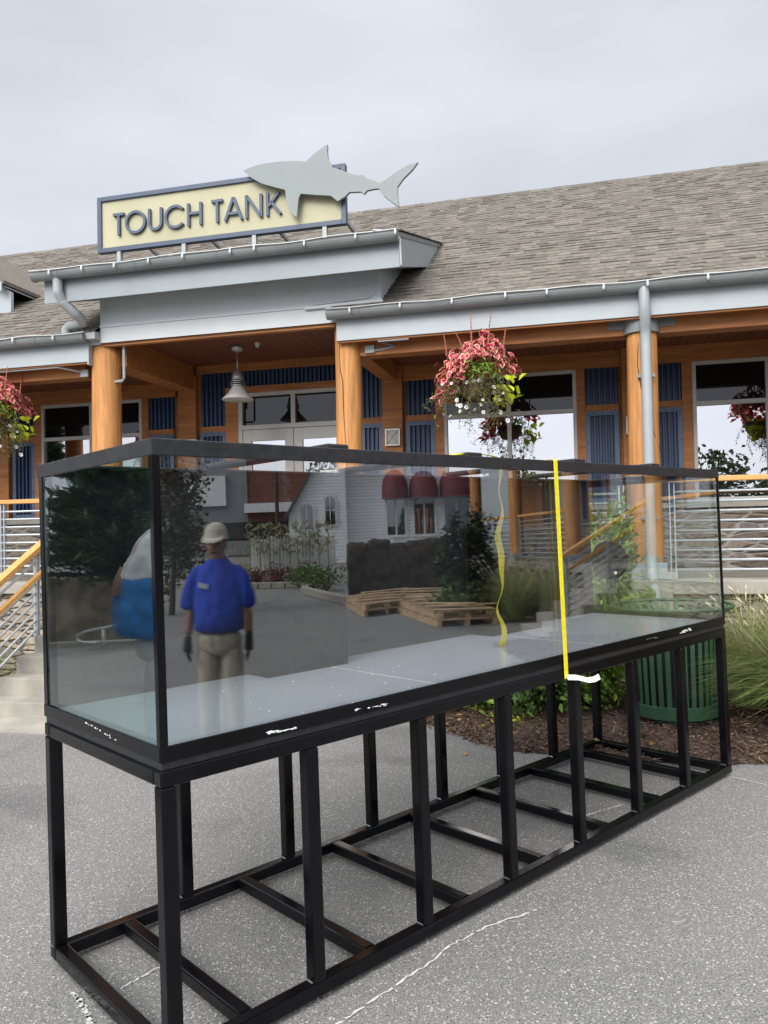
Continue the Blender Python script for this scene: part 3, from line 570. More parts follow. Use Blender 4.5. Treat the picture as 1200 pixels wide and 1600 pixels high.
# left dormer
m = MB(); m.prism([(-10.78, .74, 4.4), (-7.83, .74, 4.4), (-7.83, .74, 4.775), (-9.3, .74, 5.78), (-10.78, .74, 4.775)], (0, .05, 0)); part(m, 'dormer_gable', 'grey')
for sg in (1, -1):
    m = MB(); m.prism([(-9.3, .66, 5.825), (-9.3+sg*1.44, .66, 4.84), (-9.3+sg*1.44, .66, 4.82), (-9.3, .66, 5.80)], (0, 2.4, 0)); part(m, 'dormer_soffit', 'grey')
    m = MB(); P0 = (-9.3, 5.90); P1 = (-9.3+sg*1.46, 4.90)
    m.prism([(P0[0], .62, P0[1]), (P1[0], .62, P1[1]), (P1[0], .62, P1[1]-.05), (P0[0], .62, P0[1]-.06)], (0, 2.6, 0)); part(m, 'dormer_roof', 'sh0')
    m = MB(); m.prism([(P0[0], .60, P0[1]-.03), (P1[0]-sg*.02, .60, P1[1]-.03), (P1[0]-sg*.02, .60, P1[1]-.15), (P0[0], .60, P0[1]-.19)], (0, .02, 0)); part(m, 'barge_board', 'grey')
# porch beams, fascia, soffit, ceiling
for s0, s1 in ((-14.4, -6.03), (-3.06, 17)):
    m = MB(); m.box((s0, -.215, 3.53), (s1, -.195, 3.765)); part(m, 'fascia', 'grey', bevel=.002)
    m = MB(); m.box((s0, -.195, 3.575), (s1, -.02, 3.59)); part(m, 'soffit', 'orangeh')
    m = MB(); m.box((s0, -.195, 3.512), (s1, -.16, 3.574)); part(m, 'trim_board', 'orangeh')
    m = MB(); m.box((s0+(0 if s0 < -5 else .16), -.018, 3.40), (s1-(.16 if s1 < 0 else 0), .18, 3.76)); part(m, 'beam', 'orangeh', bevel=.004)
m = MB(); m.box((-6.03, -.215, 3.495), (-6.012, .0, 3.80)); part(m, 'fascia', 'grey')
for a, b, z, t0 in ((-14.4, -5.96, 3.64, .18), (-2.87, 17, 3.64, .18), (-5.69, -3.06, 3.83, -.165)):
    m = MB(); m.box((a, t0, z), (b, 1.75, z+.03)); part(m, 'ceiling', 'ceiling')
m = MB(); m.box((-5.87, -.165, 3.70), (-2.9, -.09, 3.829)); part(m, 'beam', 'orangeh')
for a, b, z in ((-5.955, -5.695, 3.50), (-3.055, -2.865, 3.455)):
    m = MB(); m.box((a, .05, z), (b, 1.66, 3.84)); part(m, 'beam', 'orangeh', bevel=.004)
# deck
m = MB(); m.box((-14.4, -.34, .905), (17, 1.80, 1.03)); part(m, 'deck', 'concrete', bevel=.008)
m = MB(); m.box((-14.4, -.27, -.6), (17, -.1, .905)); part(m, 'foundation_wall', 'ledge')
m = MB(); m.box((-14.4, 1.71, 1.03), (-5.06, 1.80, 1.735)); m.box((-3.5, 1.71, 1.03), (17, 1.80, 1.735)); part(m, 'stone_wall', 'stone')
m = MB(); m.box((-14.4, 1.655, 1.735), (-5.06, 1.80, 1.80)); m.box((-3.5, 1.655, 1.735), (17, 1.80, 1.80)); part(m, 'wall_cap', 'concrete', bevel=.006)
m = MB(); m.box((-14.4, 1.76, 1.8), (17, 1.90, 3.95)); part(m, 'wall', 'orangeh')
m = MB(); m.box((-14.4, 8.9, -.5), (17, 9, 3.8)); m.box((-14.4, 1.9, -.5), (-14.3, 8.9, 3.7)); m.box((16.9, 1.9, -.5), (17, 8.9, 3.7)); part(m, 'wall', 'grey')
# posts
for s in (-11.82, -8.87, -5.925, -3.005, -.02, 2.95, 5.9, 8.85, 11.8, 14.75):
    r = {-5.925: .163, -3.005: .137}.get(s, .142); tz = 3.74 if s in (-5.925, -3.005) else 3.41
    m = MB(); n = 28; k = 16; vs = []; ph = random.uniform(0, 6)
    for i in range(k):
        z = 1.03+(tz-1.03)*i/(k-1); rr = r*(1.0+.03*(1-i/(k-1)))
        vs += [(s+.004*math.sin(z*3+ph)+rr*math.cos(2*math.pi*j/n)*(1+.012*math.sin(3*j+z*2+ph)), rr*math.sin(2*math.pi*j/n)*(1+.012*math.cos(2*j+z+ph)), z) for j in range(n)]
    m.add(vs, [(i*n+j, i*n+(j+1) % n, (i+1)*n+(j+1) % n, (i+1)*n+j) for i in range(k-1) for j in range(n)]+[tuple(range((k-1)*n, k*n))]); p = part(m, 'post', 'orange', smooth=True)
    m = MB(); x = s+random.uniform(-.06, .06); pts = []
    if s == -3.005: cr = [(-.055, 3.70), (-.053, 3.4), (-.045, 3.22), (-.02, 3.12), (-.017, 2.85), (-.012, 2.7), (0, 2.5), (.012, 2.2), (.02, 1.9)]
    else: cr = [(random.uniform(-.1, .02)+.03*i+random.uniform(-.008, .008), 3.3-.22*i) for i in range(6)]
    for q, z in cr: pts.append((s+q, -math.sqrt(max(1e-4, (r*1.015)**2-q*q))+.0015, z))
    if s in (-3.005, -.02):
        m.tube(pts, [.0018+.0028*math.sin(math.pi*i/(len(pts)-1)) for i in range(len(pts))], 5); m.build('crack', 'hole', p)
    m = MB(); m.box((s-.165, -.165, 1.03), (s+.165, .165, 1.185)); m.box((s-.255, -.155, 1.03), (s+.255, -.09, 1.095)); pl = m.build('base_plate', 'pipe', p, bevel=.004)
    m = MB()
    for q in (-.215, .215): m.tube([(s+q, -.162, 1.062), (s+q, -.154, 1.062)], .014, 8)
    m.build('bolt', 'steel', pl)
    if tz < 3.6:
        m = MB(); m.lathe([(.168, 3.40), (.168, 3.555)], 28, (s, -.0, 0)); m.box((s-.31, -.03, 3.46), (s+.31, -.0185, 3.55)); m.build('collar', 'greyd', p)
    if s == -.02 or s > 2: 
        m = MB(); m.box((s-.21, -.40, .30), (s+.185, -.24, 1.033)); part(m, 'plinth', 'concrete', bevel=.008)
# wall bays
def ribbed(name, s0, s1, z0, z1, framed):
    m = MB(); pr = []; n = int((s1-s0)/.058); w = (s1-s0)/n
    for i in range(n):
        a_ = s0+i*w; pr += [(a_, 1.752), (a_+w*.36, 1.752), (a_+w*.46, 1.712), (a_+w*.80, 1.712), (a_+w*.92, 1.752)]
    pr.append((s1, 1.752)); vs = [(p[0], p[1], z) for z in (z0, z1) for p in pr]; k = len(pr)
    m.add(vs, [(i, i+1, k+i+1, k+i) for i in range(k-1)]); p = part(m, 'corrugated_panel', 'blue')
    if framed:
        m = MB(); b = .055; m.box((s0, 1.70, z0), (s0+b, 1.745, z1)); m.box((s1-b, 1.70, z0), (s1, 1.745, z1)); m.box((s0+b, 1.70, z1-b), (s1-b, 1.745, z1)); m.box((s0+b, 1.70, z0), (s1-b, 1.745, z0+b)); f = m.build('panel_frame', 'bluel', p, bevel=.002)
        m = MB()
        for x in (s0+.025, s1-.025):
            for z in np.linspace(z0+.05, z1-.05, 4): m.tube([(x, 1.695, z), (x, 1.701, z)], .007, 6)
        for x in np.linspace(s0+.1, s1-.1, 3): m.tube([(x, 1.695, z1-.03), (x, 1.701, z1-.03)], .007, 6)
        m.build('screw', 'hole', f)
def window(s0, s1, z0, z1, zm, top):
    m = MB(); b = .042; sm = (s0+s1)/2
    m.box((s0, 1.70, z0), (s0+b, 1.78, z1)); m.box((s1-b, 1.70, z0), (s1, 1.78, z1)); m.box((s0+b, 1.70, z0), (s1-b, 1.78, z0+b)); m.box((s0+b, 1.70, z1-b), (s1-b, 1.78, z1))
    m.box((s0+b, 1.702, zm-.025), (s1-b, 1.778, zm+.025)); m.box((sm-.024, 1.703, z0+b), (sm+.024, 1.777, zm-.025)); m.box((sm-.024, 1.703, zm+.025), (sm+.024, 1.777, z1-b)); w = part(m, 'window', 'winframe', bevel=.003)
    for a_, b_ in ((s0+b, sm-.024), (sm+.024, s1-b)):
        for c_, d_, mm in ((z0+b, zm-.025, 'win'), (zm+.025, z1-b, 'winhi')):
            m = MB(); m.box((a_-.004, 1.735, c_-.004), (b_+.004, 1.742, d_+.004)); m.build('pane', mm, w)
def woodbox(a, b, name='trim_board'):
    m = MB(); m.box(a, b); part(m, name, 'orangeh', bevel=.003)
for k in range(-4, 6):
    s0 = -.0+2.93*k
    if k == -2: continue
    if s0 > 14.3: continue
    for a_, b_ in ((s0+.165, s0+.54), (s0+2.375, s0+2.76)):
        ribbed('p', a_, b_, 3.0, 3.44, False); ribbed('p', a_, b_, 1.82, 2.92, True); woodbox((a_, 1.712, 2.921), (b_, 1.76, 2.999))
    woodbox((s0+.541, 1.70, 1.801), (s0+.655, 1.76, 3.439)); woodbox((s0+2.275, 1.70, 1.801), (s0+2.374, 1.76, 3.439))
    woodbox((s0+.132, 1.698, 3.44), (s0+2.798, 1.76, 3.639)); window(s0+.656, s0+2.274, 1.81, 3.438, 2.945, 3.44)
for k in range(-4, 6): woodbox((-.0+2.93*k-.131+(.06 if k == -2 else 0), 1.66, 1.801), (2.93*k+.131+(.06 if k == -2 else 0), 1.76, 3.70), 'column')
ribbed('p', -5.63, -5.25, 3.0, 3.72, False); ribbed('p', -5.63, -5.25, 1.82, 2.92, True); woodbox((-5.63, 1.712, 2.921), (-5.25, 1.76, 2.999)); ribbed('p', -5.25, -3.36, 3.51, 3.72, False)
ribbed('p', -3.36, -3.065, 3.0, 3.72, False); ribbed('p', -3.36, -3.065, 1.82, 2.92, True); woodbox((-3.36, 1.712, 2.921), (-3.065, 1.76, 2.999))
woodbox((-5.66, 1.69, 3.721), (-3.055, 1.76, 3.829)); woodbox((-5.249, 1.69, 1.031), (-5.065, 1.76, 3.509)); woodbox((-3.5, 1.69, 1.031), (-3.361, 1.76, 3.509)); woodbox((-5.064, 1.69, 3.42), (-3.501, 1.76, 3.509))
m = MB(); A0, A1, AM = -5.064, -3.501, -4.283
m.box((A0, 1.695, 1.03), (A0+.06, 1.79, 3.419)); m.box((A1-.06, 1.695, 1.03), (A1, 1.79, 3.419)); m.box((A0+.06, 1.695, 3.37), (A1-.06, 1.79, 3.419)); m.box((A0+.06, 1.695, 2.925), (A1-.06, 1.79, 2.985)); m.box((AM-.03, 1.697, 2.985), (AM+.03, 1.788, 3.37)); ef = part(m, 'door_frame', 'door', bevel=.003)
for a_, b_ in ((A0+.06, AM-.03), (AM+.03, A1-.06)):
    m = MB(); m.box((a_, 1.74, 2.985), (b_, 1.748, 3.37)); m.build('pane', 'winhi', ef)
for a_, b_, hs in ((A0+.062, AM-.004, -1), (AM+.004, A1-.062, 1)):
    m = MB(); m.box((a_, 1.71, 1.035), (a_+.12, 1.76, 2.92)); m.box((b_-.12, 1.71, 1.035), (b_, 1.76, 2.92)); m.box((a_+.12, 1.71, 2.77), (b_-.12, 1.76, 2.92)); m.box((a_+.12, 1.71, 1.035), (b_-.12, 1.76, 1.30)); dr = part(m, 'door', 'door', bevel=.003)
    m = MB(); m.box((a_+.12, 1.732, 1.30), (b_-.12, 1.74, 2.77)); m.build('pane', 'win', dr)
    m = MB(); x = (b_-.06) if hs < 0 else a_+.06; m.tube([(x, 1.71, 1.9), (x, 1.65, 1.9), (x, 1.65, 2.2), (x, 1.71, 2.2)], .012, 8); m.build('handle', 'steel', dr)
# conduits on the beams
m = MB(); m.tube([(-2.3, -.205+.03, 3.505), (-2.62, -.175, 3.505), (-2.48, -.03, 3.47), (-2.72, -.03, 3.44)], .013, 6); m.box((-2.80, -.05, 3.42), (-2.70, -.0185, 3.50)); part(m, 'conduit', 'pipe')
m = MB(); m.tube([(-8, -.17, 3.505), (-6.45, -.17, 3.505), (-6.2, -.03, 3.45)], .013, 6); m.box((-6.24, -.05, 3.40), (-6.14, -.0185, 3.48)); part(m, 'conduit', 'pipe')
m = MB(); m.tube([(-5.64, -.09, 3.72), (-5.64, -.09, 3.34), (-5.66, -.09, 3.31), (-5.78, -.06, 3.31)], .016, 6); part(m, 'conduit', 'pipe')
# stairs
for s0, s1, lab in ((-6.05, -2.95, 'concrete stairs leading up to the double doors behind the aquarium'), (5.98, 7.1, 'narrow concrete stairs at the far right end of the porch')):
    m = MB()
    for i in range(1, 8):
        z = -.11+.163*i-(.002 if i == 7 else 0); m.box((s0, -.342-.26*(7-i) if i < 7 else -.6, -.5), (s1, -.345-.26*(6-i) if i < 6 else -.345, z))
    solo('staircase', m, 'concrete', lab, 'stairs', ((s0+s1)/2, -1.2, -.1), BF, bevel=.006)
m = MB(); P = [bw(-6.35, -2.35)[:2], bw(-2.9, -2.35)[:2], bw(-2.9, -1.7)[:2], bw(-6.35, -1.7)[:2]]; m.prism([(*p, -.05) for p in P], (0, 0, .07)); tag(m.build('concrete_apron', 'concrete', bevel=.005), None, None, kind='structure')
# railings
def railing(s0, s1, label, extra=None):
    t = thing('porch_railing', label, 'railing', ((s0+s1)/2, 0, 1.03), BF, 'porch railings')
    m = MB(); m.box((s0-.03, -.045, 1.95), (s1+.03, .045, 2.0)); m.build('handrail', 'handrail', t, bevel=.006)
    for z in np.linspace(1.112, 1.858, 9):
        m = MB(); m.tube([(s0+.01, 0, z), (s1-.01, 0, z)], .0125, 8); m.build('rail', 'rail', t, smooth=True)
    for x in [s0, s1]+([extra] if extra else []):
        for q in (-.022, .022):
            m = MB(); m.box((x+q-.006, -.022, 1.03), (x+q+.006, .022, 1.95)); m.build('upright', 'rail', t)
for a, b, lab, ex in ((-11.6, -9.12, 'porch railing at the far left end', None), (-8.62, -6.17, 'porch railing left of the stairs beside the flower basket', -7.35), (-2.77, -.247, 'porch railing under the hanging flower basket', None), (.216, 2.70, 'porch railing right of the post with the grey downpipe', None), (3.2, 5.65, 'porch railing between the downpipe post and the narrow stairs', None), (9.1, 11.55, 'porch railing past the narrow stairs', None), (12.05, 14.5, 'porch railing at the far right end', None)):
    railing(a, b, lab, ex)
def stair_rail(s, label, te=-2.12):
    t = thing('stair_railing', label, 'railing', (s, -1.05, .4), BF, 'stair railings'); sl = -.565; zt = lambda tt, d=0: 1.97+(tt+.1)*-sl+d
    m = MB(); m.bar((s, -.08, zt(-.08)), (s, te, zt(te)), .09, .055); m.build('handrail', 'handrail', t, bevel=.006)
    m = MB(); m.bar((s+.05, -.12, zt(-.12, -.25)), (s+.05, te+.04, zt(te+.04, -.25)), .045, .045); m.build('grab_rail', 'handrail', t, bevel=.006)
    for d in (-.125, -.34, -.435, -.53, -.625, -.72, -.815):
        m = MB(); m.tube([(s, -.12, zt(-.12, d)), (s, te+.06, zt(te+.06, d))], .0125, 8); m.build('rail', 'rail', t, smooth=True)
    for tt in (-.14, te*.51, te+.08):
        m = MB(); m.box((s-.022, tt-.006, zt(tt, -.95)), (s+.022, tt+.006, zt(tt, -.02))); m.box((s-.022, tt+.028, zt(tt, -.95)), (s+.022, tt+.04, zt(tt, -.01))); m.build('upright', 'rail', t)
for s, l in ((-6.06, 'sloping stair railing with orange handrail left of the aquarium'), (-2.93, 'sloping stair railing hidden behind the dark aquarium back'), (5.96, 'sloping railing beside the narrow stairs')): stair_rail(s, l, -1.45 if s > 0 else -2.12)
# downpipes
def ribpipe(m, path, r, rib):
    P = resample(path, 70); rad = [r*(1.1 if (rib(p) and i % 2) else 1) for i, p in enumerate(P)]; m.tube([tuple(p) for p in P], rad, 14)
m = MB(); ribpipe(m, [(-.01, -.31, 3.79), (-.008, -.31, 3.60), (-.004, -.28, 3.50), (.0, -.22, 3.40), (.002, -.205, 3.30), (.002, -.205, 2.2), (.0, -.21, 1.20), (.002, -.235, 1.08), (.004, -.36, .97), (.006, -.44, .90), (.006, -.455, .78), (.006, -.455, .3)], .05, lambda p: 3.42 < p[2] < 3.56 or .92 < p[2] < 1.06)
t = thing('downpipe', 'grey downpipe running down the orange post from the gutter', 'downpipe', (0, -.2, .3), BF); m.build('pipe', 'pipe', t, smooth=True)
m = MB()
for z in (2.95, 1.6): m.box((-.075, -.19, z), (.08, -.14, z+.03))
m.build('strap_bracket', 'greyd', t)
m = MB(); ribpipe(m, [(-6.075, -.665, 4.36), (-6.075, -.655, 4.20), (-6.06, -.60, 4.11), (-5.98, -.50, 4.00), (-5.955, -.42, 3.955), (-5.98, -.37, 3.93), (-6.08, -.34, 3.925), (-6.17, -.33, 3.92), (-6.22, -.32, 3.89), (-6.23, -.315, 3.83)], .052, lambda p: 3.97 < p[2] < 4.12)
solo('downpipe', m, 'pipe', 'short crooked grey downpipe from the canopy gutter to the lower roof', 'downpipe', (-6.1, -.4, 3.9), BF, smooth=True)
# string lights
def string(s0, s1, t, z, label, step=.52, ph=0.):
    tg = thing('string_lights', label, 'string lights', ((s0+s1)/2, t, z), BF, 'string lights along the gutters')
    pts = []; n = int((s1-s0)/.13)
    for i in range(n+1):
        s = s0+(s1-s0)*i/n; pts.append((s, t-.008-.004*math.sin(i), z-.012*abs(math.sin(i*.21+ph))-.006*math.sin(i*.9)))
    m = MB(); m.tube(pts, .0055, 5); m.build('cable', 'cable', tg); first = None; s = s0+.2; i = 0
    while s < s1:
        q = min(range(len(pts)), key=lambda j: abs(pts[j][0]-s)); p = pts[q]
        if first is None:
            m = MB(); m.lathe([(.008, 0), (.009, -.022), (.012, -.028), (.013, -.042), (.010, -.056), (.003, -.064)], 10, (p[0], p[1]-.012, p[2])); first = m.build('bulb', 'bulb', tg, smooth=True); f0 = p
        else:
            c = first.copy(); COL.objects.link(c); c.parent = tg; c.location = (p[0]-f0[0], p[1]-f0[1], p[2]-f0[2])
        s += step*random.uniform(.8, 1.25); i += 1
string(-3.12, 16.5, -.378, 3.83, 'white string lights along the long right gutter'); string(-6.36, -2.28, -.755, 4.425, 'white string lights along the canopy gutter below the sign', .42); string(-12, -5.95, -.378, 3.83, 'white string lights along the left gutter', .5, 1)
m = MB(); m.tube([(-2.62, -.21, 4.23), (-2.63, -.212, 4.0), (-2.70, -.213, 3.955), (-3.1, -.215, 3.94), (-3.3, -.23, 3.93)], .007, 5); m.tube([(-2.5, -.77, 4.43), (-2.36, -.72, 4.42), (-2.26, -.66, 4.36), (-2.265, -.61, 4.12)], .009, 6)
solo('light_cable', m, 'cable', 'white cable hanging from the canopy corner down the grey boards', 'cable', (-2.6, -.21, 4.0), BF)
# sign
sg = thing('roof_sign', 'cream TOUCH TANK sign with a grey shark on the canopy roof', 'sign', (-4.35, -.3, 4.55), BF)
a0, a1, b0, b1 = -5.808, -2.90, 4.71, 5.338
m = MB(); m.box((a0+.01, -.30, b0+.01), (a1-.01, -.27, b1-.01)); m.build('board', 'cream', sg)
m = MB(); b = .05; m.box((a0, -.325, b0), (a0+b, -.255, b1)); m.box((a1-b, -.325, b0), (a1, -.255, b1)); m.box((a0+b, -.325, b1-b), (a1-b, -.255, b1)); m.box((a0+b, -.325, b0), (a1-b, -.255, b0+b)); m.build('frame', 'navy', sg, bevel=.003)
H0, H1, SW = 4.885, 5.132, .029; tt_, td = -.335, .03
def stroke(m, p, q): m.bar((p[0], tt_+.015, p[1]), (q[0], tt_+.015, q[1]), td, SW, up=(0, 1, 0)) if False else m.prism(sq(p, q), (0, td, 0))
def sq(p, q):
    p, q = Vector(p), Vector(q); d = (q-p).normalized(); n_ = Vector((-d.y, d.x))*SW/2; return [((x.x), tt_, x.y) for x in (p-n_, q-n_, q+n_, p+n_)]
def arc(m, cx, cz, rx, rz_, a_, b_, n=26):
    P = [(cx+rx*math.cos(R(x)), cz+rz_*math.sin(R(x))) for x in np.linspace(a_, b_, n)]; Q = [(cx+(rx-SW)*math.cos(R(x)), cz+(rz_-SW)*math.sin(R(x))) for x in np.linspace(a_, b_, n)]
    for i in range(n-1): m.prism([(P[i][0], tt_, P[i][1]), (P[i+1][0], tt_, P[i+1][1]), (Q[i+1][0], tt_, Q[i+1][1]), (Q[i][0], tt_, Q[i][1])], (0, td, 0))
def letter(ch, x0, x1, dz):
    m = MB(); lo, hi = H0+dz, H1+dz; h = SW/2; mid = (x0+x1)/2
    if ch == 'T': stroke(m, (x0, hi-h), (x1, hi-h)); stroke(m, (mid, lo), (mid, hi-SW))
    if ch == 'O': arc(m, mid, (lo+hi)/2, (x1-x0)/2, (hi-lo)/2+.006, 0, 360, 40)
    if ch == 'U':
        r = (x1-x0)/2; stroke(m, (x0+h, lo+r), (x0+h, hi)); stroke(m, (x1-h, lo+r), (x1-h, hi)); arc(m, mid, lo+r, r, r, 180, 360)
    if ch == 'C': arc(m, x0+.132, (lo+hi)/2, .132, (hi-lo)/2+.006, 42, 318, 34)
    if ch == 'H': stroke(m, (x0+h, lo), (x0+h, hi)); stroke(m, (x1-h, lo), (x1-h, hi)); stroke(m, (x0+SW, (lo+hi)/2+.01), (x1-SW, (lo+hi)/2+.01))
    if ch == 'A': stroke(m, (x0+h, lo), (mid, hi)); stroke(m, (x1-h, lo), (mid+.001, hi-.001)); stroke(m, (x0+.06, lo+.075), (x1-.06, lo+.075))
    if ch == 'N': stroke(m, (x0+h, lo), (x0+h, hi)); stroke(m, (x1-h, lo), (x1-h, hi)); stroke(m, (x0+SW*.7, hi-h*.6), (x1-SW*.7, lo+h*.6))
    if ch == 'K': stroke(m, (x0+h, lo), (x0+h, hi)); stroke(m, (x0+SW, (lo+hi)/2-.02), (x1-.015, hi-.006)); stroke(m, (x0+SW+.03, (lo+hi)/2+.02), (x1, lo+.006))
    m.build('letter', 'navy', sg)
for ch, x0, x1 in (('T', -5.603, -5.466), ('O', -5.454, -5.197), ('U', -5.168, -4.996), ('C', -4.969, -4.734), ('H', -4.695, -4.52), ('T', -4.406, -4.275), ('A', -4.263, -4.041), ('N', -4.015, -3.821), ('K', -3.777, -3.615)): letter(ch, x0, x1, .006*(x0+5)/1.5)
shp = [(-3.999, 5.373), (-3.875, 5.404), (-3.748, 5.417), (-3.551, 5.409), (-3.392, 5.392), (-3.301, 5.371), (-3.216, 5.435), (-3.128, 5.489), (-3.062, 5.517), (-3.066, 5.444), (-3.057, 5.376), (-3.028, 5.314), (-3.011, 5.274), (-2.943, 5.245), (-2.858, 5.2), (-2.791, 5.172), (-2.74, 5.152), (-2.71, 5.158), (-2.678, 5.144), (-2.657, 5.115), (-2.59, 5.086), (-2.516, 5.044), (-2.44, 5.08), (-2.339, 5.14), (-2.223, 5.189), (-2.122, 5.206), (-2.175, 5.142), (-2.275, 5.058), (-2.334, 4.985), (-2.335, 4.896), (-2.322, 4.781), (-2.395, 4.838), (-2.477, 4.913), (-2.528, 4.993), (-2.575, 4.996), (-2.651, 4.989), (-2.682, 4.956), (-2.718, 4.985), (-2.837, 4.996), (-2.88, 4.959), (-2.963, 4.917), (-3.0, 4.951), (-3.037, 4.984), (-3.189, 5.011), (-3.363, 5.045), (-3.385, 5.002), (-3.398, 4.903), (-3.41, 4.801), (-3.455, 4.84), (-3.498, 4.907), (-3.52, 4.985), (-3.532, 5.108), (-3.627, 5.142), (-3.788, 5.205), (-3.904, 5.28)]
m = MB(); m.prism([(p[0], -.40, p[1]) for p in shp], (0, .035, 0)); m.build('shark', 'shark', sg)
for s in (-5.545, -4.75, -3.925, -3.137):
    m = MB(); m.box((s-.022, -.318, 4.53), (s+.022, -.262, b0)); m.build('leg', 'pipe', sg)
    m = MB(); m.bar((s+.05, -.25, 5.0), (s+.21, .45, 4.765), .035, .035); m.build('brace', 'pipe', sg)
# pendant lamp
pl = thing('pendant_lamp', 'grey bell shaped pendant lamp hanging in the entry porch', 'lamp', (-4.65, .8, 3.83), BF)
m = MB(); m.lathe([(.03, -.075), (.075, -.05), (.085, -.0), ], 20, (-4.65, .8, 3.83)); m.lathe([(.009, -.30), (.009, -.06)], 8, (-4.65, .8, 3.83)); m.build('stem', 'lampm', pl, smooth=True)
m = MB(); m.lathe([(.012, 3.535), (.035, 3.525), (.062, 3.49), (.072, 3.45), (.074, 3.40)], 24, (-4.65, .8, 0)); m.build('housing', 'lampm', pl, smooth=True)
m = MB()
for z in (3.395, 3.372, 3.349): m.lathe([(.07, z), (.095, z-.004), (.095, z-.010), (.07, z-.012)], 24, (-4.65, .8, 0))
m.build('cooling_ring', 'lampm', pl)
m = MB(); m.lathe([(.07, 3.34), (.075, 3.32), (.13, 3.24), (.193, 3.175), (.193, 3.168), (.125, 3.232), (.066, 3.31)], 32, (-4.65, .8, 0), close=False); m.build('shade', 'lampw', pl, smooth=True)
m = MB(); m.lathe([(.02, 3.30), (.035, 3.26), (.03, 3.22), (.005, 3.20)], 16, (-4.65, .8, 0)); m.build('bulb', 'bulb', pl, smooth=True)
m = MB(); m.lathe([(.0, 3.77), (.02, 3.775), (.03, 3.80), (.045, 3.829)], 14, (-4.36, .75, 0), close=False); solo('smoke_detector', m, 'lampm', 'small round fitting on the porch ceiling beside the pendant lamp', 'detector', (-4.36, .75, 3.83), BF)
# wall lamps
for s, l in ((-2.92, 'square wall lamp on the orange column right of the entry'), (0.0, 'square wall lamp half hidden behind the downpipe post'), (-5.74, 'square wall lamp on the orange column left of the double doors'), (2.93, 'square wall lamp on the column beyond the right window')):
    t = thing('wall_lamp', l, 'wall lamp', (s, 1.66, 2.72), BF, 'square wall lamps'); c = s-.0; z0, z1, x0, x1 = 2.612, 2.828, c-.098, c+.098; b = .022
    m = MB(); m.box((x0, 1.61, z0), (x0+b, 1.66, z1)); m.box((x1-b, 1.61, z0), (x1, 1.66, z1)); m.box((x0+b, 1.61, z0), (x1-b, 1.66, z0+b)); m.box((x0+b, 1.61, z1-b), (x1-b, 1.66, z1)); m.build('frame', 'lampm', t, bevel=.002)
    m = MB(); zc = (z0+z1)/2; m.add([(x0+b, 1.63, z0+b), (x1-b, 1.63, z0+b), (x1-b, 1.63, z1-b), (x0+b, 1.63, z1-b), (c, 1.59, zc)], [(0, 1, 4), (1, 2, 4), (2, 3, 4), (3, 0, 4)]); m.build('lens', 'lampw', t)
    m = MB()
    for x, z in ((x0+b, z0+b), (x1-b, z0+b), (x1-b, z1-b), (x0+b, z1-b)): m.tube([(x, 1.627, z), (c, 1.587, zc)], .004, 5)
    m.build('guard', 'lampm', t)
# ------------------------------------------------------------------ exit sign on the door glass
m = MB(); ex = thing('exit_sign', 'small white EXIT sign on the glass double door', 'sign', (-3.78, 1.70, 2.30), BF)
m.box((-3.93, 1.722, 2.245), (-3.68, 1.730, 2.345)); m.build('plate', 'white', ex)
def text(word, size, mt, parent, loc, rot=(R(90), 0, 0), ext=.001):
    c = bpy.data.curves.new('lettering', 'FONT'); c.body = word; c.size = size; c.align_x = 'CENTER'; c.extrude = ext; c.materials.append(M[mt]); o = bpy.data.objects.new('lettering', c); COL.objects.link(o); o.parent = parent
    o.rotation_euler = rot; bpy.context.view_layer.update(); me = bpy.data.meshes.new_from_object(o); bpy.data.objects.remove(o); o = bpy.data.objects.new('lettering', me); COL.objects.link(o); o.parent = parent
    o.location = [loc[i]-parent['_off'][i] for i in range(3)]; o.rotation_euler = rot; return o
text('EXIT', .085, 'navy', ex, (-3.805, 1.720, 2.266))
